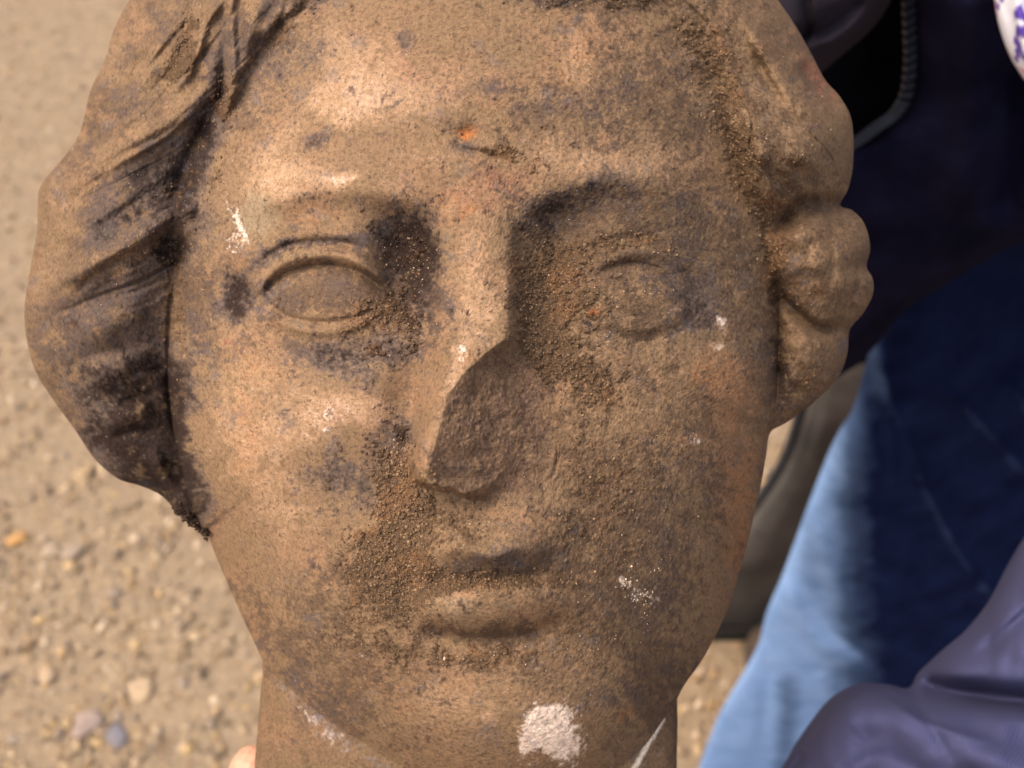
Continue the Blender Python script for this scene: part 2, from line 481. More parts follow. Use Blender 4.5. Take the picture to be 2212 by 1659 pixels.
HAIR_R = [  # path, height, width left of path, width right of path
    ([(480, -60), (476, 0), (441, 53), (425, 116), (390, 176), (330, 215)], 34, 12, 30),
    ([(505, -60), (500, 40), (503, 141), (497, 229)], 30, 12, 14),
    ([(590, -50), (545, 40), (530, 130), (490, 215), (440, 300)], 26, 22, 16),
    ([(700, -40), (610, 30), (560, 100)], 22, 18, 16),
    ([(465, 215), (410, 250), (345, 286), (280, 328), (176, 385), (120, 440)], 40, 26, 46),
    ([(440, 420), (405, 441), (335, 487), (230, 550), (143, 601), (90, 640)], 44, 24, 52),
    ([(300, 40), (261, 102), (235, 150), (169, 250), (140, 330)], 26, 26, 30),
    ([(370, 40), (330, 120), (290, 190), (230, 250)], 20, 18, 18),
    ([(330, 660), (250, 700), (150, 730)], 18, 26, 30),
    ([(350, 790), (260, 800), (170, 830)], 16, 20, 34),
    ([(340, 880), (280, 900), (210, 940)], 18, 22, 26),
    ([(330, 960), (350, 1020), (400, 1090), (430, 1130)], 30, 14, 22),
    ([(1600, 20), (1650, 110), (1740, 230), (1800, 235)], 26, 24, 22),
    ([(1570, 200), (1620, 300), (1650, 400), (1690, 450)], 26, 34, 34),
    ([(1700, 540), (1740, 500), (1800, 480)], 18, 26, 26),
    ([(1540, 60), (1590, 180), (1640, 300), (1660, 420)], 16, 18, 22), ([(1660, 0), (1710, 90), (1735, 160)], 18, 14, 20), ([(1640, 260), (1700, 330), (1780, 370)], 14, 18, 18), ([(1690, 610), (1730, 570), (1800, 590)], 12, 16, 18), ([(1695, 760), (1740, 730), (1800, 760)], 12, 16, 16),
]
HAIR_G = [
    ([(478, 170), (445, 280), (400, 400), (365, 500), (345, 570)], -34, 26, 22),
    ([(265, 150), (235, 210), (205, 290), (190, 340)], -16, 8, 10), ([(350, 60), (315, 120), (285, 175)], -20, 8, 12), ([(415, 90), (400, 40), (420, -10)], -14, 10, 10),
    ([(400, 255), (330, 300), (250, 345), (215, 380)], -16, 7, 9), ([(300, 540), (210, 590), (150, 650)], -12, 8, 10), ([(250, 880), (290, 860), (340, 850)], -18, 8, 12), ([(230, 950), (290, 930), (350, 930)], -20, 8, 12), ([(365, 795), (320, 798), (270, 806)], -26, 9, 22),
    ([(1790, 500), (1800, 560), (1790, 640)], -10, 9, 12), ([(1740, 520), (1750, 600), (1770, 660)], -8, 9, 12), ([(1850, 560), (1858, 600), (1850, 650)], -12, 6, 8), ([(1700, 820), (1740, 850), (1780, 840)], -10, 9, 10), ([(1600, 60), (1650, 160), (1700, 240), (1740, 300)], -16, 10, 12), ([(1640, 330), (1690, 400), (1750, 430)], -12, 12, 12),
    ([(455, 10), (425, 60), (395, 110), (360, 170), (330, 195)], -34, 14, 20),
    ([(492, 60), (485, 140), (478, 225), (455, 260)], -32, 12, 12),
    ([(330, 100), (290, 160), (262, 215)], -22, 10, 14),
    ([(370, 235), (310, 270), (260, 290)], -18, 12, 12),
    ([(470, 270), (430, 330), (390, 400), (330, 450), (250, 490), (190, 520)], -36, 22, 26),
    ([(400, 560), (370, 520), (350, 560)], -26, 20, 20),
    ([(270, 590), (200, 640), (130, 700)], -22, 26, 26),
    ([(300, 755), (230, 760), (120, 800)], -14, 12, 14),
    ([(330, 850), (250, 855), (190, 880)], -14, 12, 14),
    ([(370, 780), (378, 860), (395, 960)], -40, 20, 12),
    ([(300, 1000), (350, 1040), (390, 1100)], -22, 10, 10),
    ([(560, 150), (510, 230), (470, 320), (440, 420), (420, 500)], -14, 12, 8),
    ([(1440, 30), (1500, 120), (1545, 220), (1585, 350), (1615, 480), (1650, 600)], -22, 12, 12),
    ([(1735, 120), (1755, 165), (1790, 195)], -30, 12, 12),
    ([(1680, 260), (1710, 340), (1760, 400)], -12, 16, 16),
    ([(1832, 440), (1770, 436), (1710, 455), (1672, 520)], -46, 15, 15),
    ([(1668, 560), (1690, 640), (1725, 680), (1760, 705), (1800, 712), (1845, 695)], -40, 10, 13),
    ([(1672, 600), (1680, 700), (1680, 800), (1680, 900)], -24, 10, 16),
]
HAIR_B = [(1745, 330, 85, 80, 34), (1790, 560, 72, 78, 40), (1868, 610, 26, 30, 22), (1865, 520, 28, 30, 14), (1760, 790, 62, 66, 30), (1830, 285, 30, 34, 14), (1705, 205, 40, 60, 18), (1640, 120, 40, 60, 16)]

def hair_depth(x, y):
    z = G_base(x, y).astype(np.float32)
    for pts, a, w1, w2 in HAIR_R: z = add_ridge(z, x, y, pts, a * (1.0 if pts[0][0] < 1300 else 1.7), w1, w2, 0.25)
    for pts, a, w1, w2 in HAIR_G: z = add_ridge(z, x, y, pts, a * (0.9 if pts[0][0] < 1300 else 1.6), w1 * 1.15, w2 * 1.15, 0.25)
    for cx, cy, rx, ry, a in HAIR_B: z += a * blob(x, y, cx, cy, rx, ry, 0, 3)
    # fine strand flow
    gy = np.linspace(-400, 1300, 200); cot = np.interp(gy, [-400, 0, 150, 300, 450, 600, 800, 1000], [.2, .47, .84, 1.6, 1.96, 2.1, 3.4, 1.5])
    gi = np.concatenate([[0], np.cumsum((cot[1:] + cot[:-1]) * 0.5 * np.diff(gy))])
    psi = (x + np.interp(y, gy, gi) + 14 * vnoise(x, y, 120, 15)).astype(np.float32)
    lm = smooth((760 - x) / 120) * (0.10 + 0.90 * smooth((760 - y) / 160))
    st = vnoise(psi, y * 0.25, 105, 44)
    s46 = vnoise(psi, y * 0.3, 46, 45)
    z += lm * (14 * st + 5.0 * s46 + 1.5 * vnoise(psi, y * 0.5, 20, 46) - 9 * np.exp(-(st / 0.13) ** 2) - 3 * np.exp(-(s46 / 0.16) ** 2))
    rm = smooth((x - 1450) / 60)
    ps2 = x - 0.55 * y + 16 * vnoise(x, y, 90, 16)
    sr = vnoise(ps2 + 22 * vnoise(x, y, 60, 18), y * 0.3 + 5000, 66, 47)
    z += rm * (9 * sr + 13 * fbm(x, y, 80, 48, 4, .6) - 12 * np.exp(-(sr / 0.10) ** 2) * (0.4 + 0.6 * smooth(0.5 + vnoise(x, y, 100, 19))))
    ang = -0.75 + 0.3 * vnoise(x, y, 260, 5)
    u = x * np.cos(ang + 1.57) + y * np.sin(ang + 1.57)
    v = x * np.cos(ang) + y * np.sin(ang)
    left = smooth((900 - x) / 200)
    z += (2.0 * left * (1 - 0.75 * smooth((y - 560) / 150)) + 1.0) * vnoise(u, v / 6, 17, 6)
    z += 4 * fbm(x, y, 60, 8, 4)
    return z

# --- painted-on staining and dark tones of the stone: (x, y, rx, ry, rot, strength)
DIRT = [  # caked soil
    (850, 1010, 42, 60, 10, 1.0), (880, 1090, 60, 60, 30, 1.0), (840, 1180, 80, 60, -20, 1.0), (820, 1260, 70, 70, 0, 1.0), (880, 1270, 60, 60, 0, .9), (1000, 1140, 60, 40, -20, .5),
    (1060, 1256, 170, 20, 0, 1.1), (930, 1245, 60, 30, 20, .9), (1160, 590, 45, 90, 0, .8), (1150, 700, 42, 80, -10, 1.0), (1210, 760, 60, 60, 40, 1.0), (1280, 830, 60, 42, 20, .9), (1230, 640, 70, 60, 0, .9),
    (1250, 550, 60, 30, -20, .8), (1330, 520, 70, 16, -5, .7), (1440, 545, 40, 14, 15, .6), (790, 680, 60, 40, -20, .8), (870, 700, 40, 60, 0, .6), (880, 560, 50, 90, -15, .4), (800, 760, 30, 20, 0, .7),
    (400, 100, 26, 60, 20, 1.1), (380, 150, 22, 40, 30, 1.0), (485, 205, 22, 50, 5, 1.1), (415, 330, 30, 80, 30, .45), (400, 480, 35, 60, 10, .4), (375, 560, 24, 30, 0, .4), (385, 690, 20, 100, 0, .8), (470, 370, 20, 60, 20, .5),
    (1560, 200, 50, 120, -25, .8), (1620, 400, 35, 140, -15, .8), (1520, 90, 60, 50, 30, .7), (1670, 560, 26, 60, 0, .9), (1690, 460, 60, 30, 20, .6), (1690, 720, 24, 100, 0, .6), (1100, 330, 60, 20, 20, .6), (1060, 330, 40, 14, 20, .6),
    (1330, 1180, 110, 60, 10, .3), (1260, 1080, 60, 120, 10, .28), (1350, 1030, 130, 80, 0, .25), (880, 1400, 130, 60, 10, .45), (1050, 1420, 100, 30, 0, .6), (750, 1380, 70, 50, 20, .3), (1250, 1400, 90, 60, 0, .3),
    (640, 20, 60, 20, -30, .6), (600, 70, 40, 20, -40, .6), (1300, 0, 160, 18, 0, .7), (1700, 330, 60, 60, 0, .4), (1760, 830, 70, 50, 0, .4), (300, 560, 60, 30, -30, .3),
]
LIGHT = [  # bare pale stone
    (790, 150, 110, 70, -20, .9), (870, 215, 120, 45, -5, 1.1), (730, 230, 80, 50, 0, .8), (710, 90, 60, 40, 0, .5), (600, 310, 70, 60, -30, .6), (640, 400, 90, 40, -15, .9), (740, 388, 48, 12, -8, 1.2), (560, 390, 50, 50, 0, .6),
    (870, 420, 70, 40, 0, .5), (1240, 110, 40, 50, 0, .6), (1260, 160, 50, 60, 20, .6), (1010, 150, 90, 50, 0, .35), (930, 330, 80, 40, 0, .55), (1300, 360, 130, 42, 5, .85), (1440, 330, 60, 40, 0, .45), (1180, 300, 60, 40, 0, .3),
    (1025, 540, 42, 120, 0, .6), (1040, 690, 40, 70, 0, .7), (990, 780, 16, 55, 20, 1.1), (960, 880, 14, 80, 20, .6), (910, 980, 16, 60, 10, .55),
    (560, 810, 80, 60, 0, .7), (690, 900, 120, 55, -15, 1.0), (780, 880, 50, 30, 0, .8), (500, 950, 60, 110, 0, .6), (590, 1000, 60, 80, 0, .5), (620, 1130, 70, 110, -10, .5), (830, 900, 40, 24, -30, .6),
    (1530, 780, 60, 55, 30, .7), (1600, 880, 45, 130, 0, .6), (1610, 1060, 36, 110, 5, .5), (1350, 890, 90, 60, 0, .4), (1520, 1330, 60, 110, 15, .35), (1560, 710, 14, 16, 0, 1.1), (1546, 742, 16, 10, 0, 1.0),
    (970, 1500, 110, 80, -20, .6), (985, 1300, 50, 36, 0, .6), (1055, 1550, 16, 14, 0, .7), (1010, 620, 30, 60, 0, .3), (1480, 950, 60, 40, 0, .3),
    (200, 560, 80, 20, -25, .35), (140, 430, 50, 60, -30, .4), (230, 100, 50, 90, 20, .4), (90, 620, 40, 110, 0, .4), (1700, 300, 60, 60, 0, .3), (1820, 330, 30, 70, 0, .35), (1800, 560, 70, 60, 0, .3), (1700, 500, 50, 30, 0, .35), (1640, 90, 40, 80, -30, .3), (1740, 760, 60, 30, 0, .3),
]
DARK = [(880, 528, 70, 66, -14, 2.1), (908, 600, 40, 70, 0, 1.6), (512, 638, 34, 50, 10, 1.5), (1235, 438, 100, 34, -22, 1.0), (1320, 415, 70, 18, 0, .4), (880, 690, 50, 40, 0, .8), (1180, 520, 24, 60, 0, .8), (730, 775, 90, 22, 0, .7),  # near-black brown in sockets, hair hollows and under brow and lip
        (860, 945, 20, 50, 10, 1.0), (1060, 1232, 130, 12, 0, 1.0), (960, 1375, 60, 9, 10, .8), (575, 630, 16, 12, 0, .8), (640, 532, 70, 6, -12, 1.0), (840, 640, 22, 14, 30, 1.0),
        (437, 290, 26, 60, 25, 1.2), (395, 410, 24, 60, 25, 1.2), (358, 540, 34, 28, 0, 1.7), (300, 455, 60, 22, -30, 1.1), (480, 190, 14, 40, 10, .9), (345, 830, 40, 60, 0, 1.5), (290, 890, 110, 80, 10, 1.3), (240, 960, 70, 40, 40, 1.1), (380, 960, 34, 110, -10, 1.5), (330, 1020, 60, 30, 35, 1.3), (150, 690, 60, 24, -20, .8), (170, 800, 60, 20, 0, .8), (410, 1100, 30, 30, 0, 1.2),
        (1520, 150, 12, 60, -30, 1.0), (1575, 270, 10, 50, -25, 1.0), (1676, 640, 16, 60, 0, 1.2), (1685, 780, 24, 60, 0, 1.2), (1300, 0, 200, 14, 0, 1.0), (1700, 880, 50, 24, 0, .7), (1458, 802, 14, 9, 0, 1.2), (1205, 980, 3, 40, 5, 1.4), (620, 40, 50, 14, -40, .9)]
BROWN = [(1330, 560, 260, 180, 0, .55), (1300, 1060, 260, 220, 0, .45), (1350, 1360, 200, 180, 0, .45), (760, 1350, 200, 150, 20, .25), (1000, 1430, 260, 60, 0, .5), (1380, 180, 200, 120, 20, .4), (640, 150, 110, 90, -30, .4), (700, 600, 170, 90, 0, .4), (230, 480, 200, 420, 0, .35), (1720, 500, 110, 420, 0, .4), (1100, 230, 200, 60, 0, .3), (900, 1560, 200, 60, 20, .3), (560, 1330, 70, 160, -20, .15),
         (690, 640, 105, 42, 0, 1.3), (1250, 440, 110, 50, -25, 1.3), (1420, 470, 150, 60, 5, 1.2), (1500, 580, 60, 80, 0, 1.3), (1250, 560, 90, 60, 0, .9), (1180, 640, 50, 120, 0, 1.0), (1390, 560, 110, 24, 0, 1.0), (1080, 1220, 140, 24, 0, 1.5), (1130, 1200, 70, 20, -5, 1.2),
         (870, 560, 80, 90, -14, 1.6), (840, 680, 70, 70, 0, 1.2), (720, 765, 130, 50, 0, .9), (1400, 700, 90, 30, 0, .8), (1060, 1370, 150, 18, 0, 1.2), (1320, 1060, 120, 130, 0, .7), (1400, 1180, 100, 90, 0, .8), (1380, 1330, 110, 90, 20, .8), (760, 1260, 70, 130, 0, .6), (700, 1420, 130, 70, 30, .35), (620, 1400, 60, 120, -25, .3), (900, 1480, 60, 30, 0, .3),
         (760, 1540, 130, 50, 38, .35), (1440, 1480, 70, 60, -40, .9), (1250, 700, 80, 80, 0, .6), (1110, 820, 90, 120, 0, .4), (620, 60, 80, 60, -30, .5), (1450, 130, 60, 120, -25, .6), (1500, 300, 60, 100, 0, .5), (1400, 230, 90, 60, 0, .5), (440, 700, 40, 140, 0, .7), (400, 620, 30, 60, 0, .6),
         (200, 250, 60, 80, 20, .5), (330, 400, 130, 70, -35, 1.2), (250, 500, 100, 50, -30, .6), (230, 700, 160, 90, 0, 1.0), (1680, 500, 60, 200, 0, .6), (1700, 820, 60, 80, 0, .9), (1740, 450, 90, 30, 0, .6), (1640, 250, 70, 120, -20, .5), (1300, 0, 200, 30, 0, 1.2), (560, 60, 60, 90, 25, .8)]
GREY = [  # violet grey staining
    (680, 300, 30, 20, -20, 1.2), (770, 290, 70, 16, 0, .7), (885, 85, 20, 34, -10, 1.0), (1040, 190, 70, 18, -10, .8), (850, 228, 6, 26, 40, 1.0), (650, 130, 80, 50, -30, .9), (570, 210, 50, 60, -30, .6), (1340, 190, 60, 50, 20, .6), (1170, 225, 80, 30, 0, .6), (1290, 255, 70, 30, 10, .6),
    (720, 765, 120, 36, 0, 1.6), (840, 750, 60, 50, 0, 1.1), (770, 820, 80, 24, 10, .8), (700, 1000, 70, 60, -20, .9), (780, 1050, 70, 60, 0, 1.2), (850, 945, 36, 60, 10, 1.5), (740, 930, 40, 16, 0, .7), (512, 636, 36, 54, 10, 2.6), (430, 700, 30, 80, 0, .7), (455, 790, 30, 60, 0, .5), (980, 655, 14, 26, 0, 1.2), (620, 870, 60, 30, 0, .3),
    (885, 535, 66, 74, -14, 2.3), (905, 600, 40, 90, 0, 1.4), (760, 430, 40, 14, -10, .8), (780, 520, 50, 24, 0, .4), (590, 545, 60, 14, -35, 1.7), (700, 522, 90, 10, 0, 1.6), (690, 640, 110, 45, 0, .6), (575, 620, 14, 30, 20, 1.0),
    (1230, 430, 110, 34, -20, 1.3), (1285, 394, 18, 10, -20, 1.6), (1420, 430, 130, 30, 5, .8), (1190, 470, 60, 50, 0, .8), (1490, 560, 60, 90, 0, 1.1), (1548, 440, 8, 12, 0, 2.0), (1126, 492, 7, 12, 0, 2.0), (1530, 680, 50, 60, 0, 1.1), (1480, 650, 50, 60, 0, .6), (1268, 698, 9, 22, -30, 1.8), (1400, 600, 60, 20, 0, .4),
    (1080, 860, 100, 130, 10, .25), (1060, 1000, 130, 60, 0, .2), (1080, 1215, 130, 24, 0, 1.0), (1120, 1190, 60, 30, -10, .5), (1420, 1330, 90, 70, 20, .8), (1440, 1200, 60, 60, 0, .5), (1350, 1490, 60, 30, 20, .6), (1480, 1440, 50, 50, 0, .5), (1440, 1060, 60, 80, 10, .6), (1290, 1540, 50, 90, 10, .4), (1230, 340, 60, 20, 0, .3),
    (660, 1480, 40, 120, -45, .7), (700, 1370, 60, 60, 0, .4), (960, 1370, 80, 14, 0, .7), (1010, 1440, 60, 20, 0, .6), (620, 1230, 60, 50, 0, .3), (1600, 1240, 30, 60, 0, .5), (1480, 1000, 60, 60, 0, .4), (1000, 325, 50, 14, 20, 1.1), (1010, 275, 34, 9, 20, 1.0),
    (360, 60, 60, 90, 20, .5), (470, 110, 30, 120, 10, 1.1), (560, 80, 50, 90, 25, 1.0), (660, 0, 80, 30, 0, 1.0), (474, 182, 22, 60, 20, 1.4), (440, 290, 40, 80, 25, 2.0), (395, 410, 36, 80, 25, 2.0), (360, 540, 40, 36, 0, 2.2), (300, 390, 80, 36, -38, 1.3), (290, 200, 50, 60, 20, .8), (330, 370, 120, 60, -30, 1.1), (300, 460, 90, 40, -25, 1.6), (420, 480, 50, 60, 20, 1.4), (370, 540, 40, 30, 0, 1.8), (220, 500, 40, 30, 0, 1.0),
    (200, 660, 110, 70, -25, 1.2), (300, 620, 80, 60, 0, .7), (330, 700, 50, 80, 0, 1.0), (200, 760, 120, 40, 0, 1.1), (290, 850, 120, 60, 0, 1.9), (270, 940, 110, 80, 40, 2.0), (345, 900, 60, 130, 0, 2.4), (320, 1020, 100, 60, 30, 2.2), (400, 1090, 60, 50, 40, 2.2), (200, 310, 40, 40, 0, .6), (270, 120, 30, 60, 20, .5),
    (1500, 150, 40, 60, -30, .8), (1560, 270, 14, 50, -20, .8), (1700, 640, 60, 60, 0, .5), (1720, 880, 70, 40, 0, .5), (1690, 780, 30, 70, 0, 1.1), (1660, 400, 60, 30, 0, .5), (1350, -5, 180, 20, 0, 1.0), (1740, 400, 70, 30, 0, .5), (1690, 560, 30, 40, 0, .9), (1200, 0, 120, 14, 0, .7),
]
ORANGE = [(1006, 291, 18, 14, 0, 3.0), (1285, 675, 16, 9, 0, 2.4), (1250, 140, 60, 60, 0, .6), (1012, 450, 12, 10, 0, 1.2), (990, 440, 60, 40, 0, .4), (1020, 560, 40, 90, 0, .4), (560, 800, 80, 60, 0, .5), (520, 980, 60, 130, 0, .5), (1540, 800, 60, 70, 0, .8), (1600, 950, 50, 160, 0, .7),
          (1600, 1130, 40, 120, 0, .6), (870, 1040, 40, 40, 0, .6), (1350, 1535, 14, 40, 20, .8), (1030, 1520, 60, 60, 0, .3), (1000, 790, 14, 50, 20, .5), (1220, 760, 60, 50, 0, .5), (1790, 400, 40, 60, 0, .5), (1650, 120, 30, 80, -30, .4), (1760, 620, 60, 60, 0, .4), (1700, 500, 50, 30, 0, .4), (1560, 1300, 60, 160, 15, .5), (690, 470, 90, 30, 0, .5)]
RED = [(1760, 150, 18, 50, -30, 1.2), (1790, 195, 26, 20, 0, 1.0), (490, 734, 6, 5, 0, 2.0), (860, 130, 60, 60, 0, .3), (930, 180, 120, 60, 0, .4), (1100, 400, 90, 60, 0, .5), (760, 900, 90, 50, 0, .4), (1600, 1240, 20, 70, 5, .5), (1000, 420, 90, 60, 0, .4), (1810, 230, 20, 30, 0, .5)]
WHITE = [(1182, 1552, 50, 32, -10, 1.3), (1205, 1592, 56, 46, 20, 1.5), (1140, 1600, 22, 40, 0, .8), (502, 458, 8, 32, -28, .62), (526, 498, 9, 30, -18, .66), (508, 520, 28, 38, 0, .5), (740, 388, 40, 8, -8, .6),
         (1350, 1262, 20, 14, 20, .9), (1390, 1290, 26, 20, 20, .6), (1560, 702, 12, 12, 0, 1.0), (1548, 742, 14, 8, 0, .9), (690, 905, 80, 30, -10, .4), (1000, 762, 8, 22, 20, .8), (1500, 945, 16, 10, 0, .6), (700, 1570, 20, 90, -48, .5)]
BEIGE = [(557, 470, 44, 56, 0, 1.6), (960, 1310, 60, 40, 0, .7), (1070, 1310, 110, 36, 0, .5), (1100, 330, 50, 22, 20, .9), (1060, 1120, 80, 50, 0, .4), (250, 90, 60, 90, 20, .4), (110, 560, 50, 160, 0, .4), (470, 620, 50, 120, 0, .4), (430, 1050, 40, 160, -10, .3)]

def layer(x, y, L):
    m = np.zeros(x.shape, np.float32)
    for cx, cy, rx, ry, rot, s in L:
        R = max(rx, ry) * 2.3
        idx = np.nonzero((np.abs(x - cx) < R) & (np.abs(y - cy) < R))[0]
        if len(idx): m[idx] += s * blob(x[idx], y[idx], cx, cy, rx, ry, rot, 2.2)
    return m

def stain(x, y, hairm):
    """albedo and soil mask"""
    wx = x + 16 * fbm(x, y, 60, 21, 3) + 5 * fbm(x, y, 14, 23, 2); wy = y + 16 * fbm(x, y, 60, 22, 3) + 5 * fbm(x, y, 14, 24, 2)
    n1 = fbm(x, y, 90, 31, 5, 0.65); n2 = fbm(x, y, 30, 32, 4, 0.65); n3 = fbm(x, y, 9, 33, 3, 0.7); n4 = fbm(x, y, 200, 34, 3)
    A = lambda r, g, b: s2l((r, g, b))[None]
    right = smooth((x - 1000) / 350)
    c = np.broadcast_to(A(154, 124, 92), (len(x), 3)).copy()
    def mixin(c, col, m): m = np.clip(m, 0, 1)[:, None]; return c * (1 - m) + col * m
    lt = layer(wx, wy, LIGHT); g = layer(wx, wy, GREY); br = layer(wx, wy, BROWN); d = layer(wx, wy, DIRT)
    nz = vnoise(x, y, 3.6, 77)
    c = mixin(c, A(176, 135, 100), smooth(n1 * 1.6 + 0.25) * 0.75)
    c = mixin(c, A(120, 97, 76), smooth(n4 * 1.1 + n2 * 1.2 + n3 * 1.0 + 0.45 * right + 0.3 * br - 0.12 - 0.5 * lt) * 0.9)
    c = mixin(c, A(132, 106, 80), hairm * smooth(0.6 + n2 * 1.2) * 0.8)
    c = mixin(c, A(192, 154, 117), smooth(lt * 1.15 + n2 * 0.8 + n3 * 0.55 - 0.16 - 0.15 * right))
    c = mixin(c, A(214, 177, 142), smooth(lt * 1.1 + n2 * 1.1 + n3 * 1.0 + nz * 0.3 - 0.95))
    c = mixin(c, A(170, 108, 84), smooth(layer(wx, wy, RED) + n2 * 0.5 + n3 * 0.4 - 0.15) * 0.6)
    c = mixin(c, A(196, 134, 80), smooth(layer(wx, wy, ORANGE) * 1.0 + n2 * 0.6 + 0.2 * n1 - 0.18) * 0.6)
    c = mixin(c, A(176, 154, 122), smooth(layer(wx, wy, BEIGE) + n2 * 0.4 + n3 * 0.6 - 0.3) * 0.75)
    c = mixin(c, A(106, 85, 67), smooth(br * 0.85 + n2 * 0.8 + n3 * 0.7 + nz * 0.15 + n1 * 0.5 - 0.10 - 0.35 * lt) * 0.85)
    c = mixin(c, A(110, 94, 86), smooth(g * 0.95 + n2 * 0.8 + n3 * 0.7 + n1 * 0.6 + nz * 0.2 - 0.20) * 0.85)
    c = mixin(c, A(58, 48, 44), smooth(g * (0.72 - 0.14 * hairm) + n2 * 0.6 + n3 * 0.8 + nz * 0.25 - 0.76) * 0.92)
    c = mixin(c, A(112, 108, 112), smooth((fbm(x, y, 45, 41, 4, .7) - 0.30) * 4) * 0.35)
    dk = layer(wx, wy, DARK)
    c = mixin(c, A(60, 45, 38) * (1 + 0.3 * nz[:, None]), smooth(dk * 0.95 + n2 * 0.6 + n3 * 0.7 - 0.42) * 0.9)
    # broken face of the nose
    edge = np.interp(y, [700, 730, 765, 800, 854, 923, 983, 1032, 1062, 1085], [1100, 1088, 1048, 1010, 969, 951, 936, 923, 950, 1020]) + 3 * n3
    edger = np.interp(y, [700, 760, 850, 950, 1020, 1085], [1110, 1150, 1180, 1205, 1200, 1150])
    fm = smooth((x - edge) / 5) * smooth((edger + 12 + 14 * n2 - x) / 50) * smooth((y - 725) / 14) * smooth((1088 - y) / 40)
    c = mixin(c, A(128, 101, 82) * (1 + 0.35 * n3[:, None] + 0.2 * nz[:, None]), fm * (0.62 + 0.6 * n2 + 0.3 * n3))
    dm = smooth(d * 1.5 + n2 * 1.0 + n3 * 0.9 - 0.40)
    dust = smooth(fbm(x, y, 24, 55, 4, .8) * 2.4 + n1 * 0.8 - 0.15 + 0.25 * right) * (0.4 + 0.3 * hairm + 0.35 * right)
    c = mixin(c, A(138, 111, 82), np.clip(dust, 0, 1) * (1 - 0.6 * smooth(lt)))
    soilc = A(138, 109, 80) * (1 + 0.35 * n3[:, None] + 0.25 * nz[:, None])
    soilc = soilc + (A(164, 122, 84) - A(138, 109, 80)) * smooth(fbm(x, y, 70, 57, 2) * 2.2)[:, None]
    gm = (dm * 0.85 * (1 - 0.45 * smooth(g - 0.8)) * (1 - 0.75 * smooth(dk * 1.3 - 0.3)))[:, None]
    c = c * (1 - gm) + soilc * gm
    w = layer(wx, wy, WHITE)
    c = mixin(c, A(252, 226, 204) * 1.08 * (1 + 0.18 * n3[:, None] + 0.1 * nz[:, None]), smooth((w * 1.3 + n3 * 0.8 + n2 * 0.5 + nz * 0.3 - 0.5) * 1.0) * smooth(w * 4))
    c = mixin(c, A(150, 108, 74), blob(wx, wy, 1164, 1632, 20, 12, 0, 3) * 0.8)
    o = layer(x, y, ORANGE[:2])
    c = mixin(c, A(196, 120, 62), smooth(o * 0.65 - 0.6 + n3 * 0.6 + nz * 0.3) * 0.9)
    # specks and scuffs
    sp = fbm(x, y, 7, 61, 2, 0.8)
    c = mixin(c, A(74, 56, 44), smooth((sp - 0.50 - 0.05 * smooth((900 - x) / 200)) * 7) * 0.5)
    c = mixin(c, A(232, 210, 184), smooth((fbm(x, y, 6, 63, 2, 0.8) - 0.70) * 9) * 0.3)
    lum = c @ np.array([.3, .55, .15], dtype=np.float32)
    c = (c * 0.93 + lum[:, None] * 0.07) * np.array([1.0, 0.98, 0.96], dtype=np.float32)
    return np.clip(c, 0.006, 1.25) * 0.69, dm

def head_eval(x, y, detail=True, colours=False):
    """x, y 1-d float arrays in picture units -> relief, soil, colours"""
    x = x.astype(np.float32); y = y.astype(np.float32)
    th = np.arctan2(y - HC[1], x - HC[0]); r = np.hypot(x - HC[0], y - HC[1])
    rl = R_line(th)
    z = face_depth(x, y)
    out = r - rl
    idx = np.nonzero(out > -120)[0]
    g = np.full(x.shape, -900, np.float32)
    gg = hair_depth(x[idx], y[idx])
    g[idx] = gg + np.where(out[idx] < 0, out[idx] * 1.3, 0)
    k = 7.0
    m = np.maximum(z, g)
    d = np.abs(z - g)
    zz = m + k * np.exp(-d / k * 1.2) * 0.5
    hairm = smooth((g - z) / 12 + 0.5)
    if detail:
        nn = 3.0 * fbm(x, y, 46, 71, 3) + 1.1 * fbm(x, y, 12, 72, 2, .7) + 0.9 * vnoise(x, y, 3.4, 73)
        rough = smooth((x - 880) / 150) * 1.0 + 0.35 + hairm * 0.8
        zz = zz + nn * rough
        fac = blob(x, y, 1060, 920, 130, 150, 0, 4)
        zz = zz + fac * (10 * fbm(x, y, 34, 74, 4, .7) + 12 * fbm(x, y, 90, 75, 2))
    dm = None; c = None
    if colours:
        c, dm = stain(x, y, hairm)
        cl = np.maximum(fbm(x, y, 13, 81, 3, .75) + 0.35, 0)
        zz = zz + dm * (3 + 9 * cl)
        chip = smooth(layer(x, y, WHITE[:3]))
        cut = smooth((layer(x, y, WHITE[:2] + WHITE[3:6]) * 1.3 + 0.5 * fbm(x, y, 12, 83, 3) - 0.5) * 1.6)
        zz = zz + chip * 2.5 * fbm(x, y, 14, 82, 2) - cut * (6 + 4 * fbm(x, y, 16, 84, 3, .8))
    rho = np.clip(r / R_out(th), 0, 1)
    rf = np.sqrt(np.clip(1 - rho ** 13, 0, 1))
    zz = -70 + (zz + 70) * rf
    return zz, dm, c, hairm

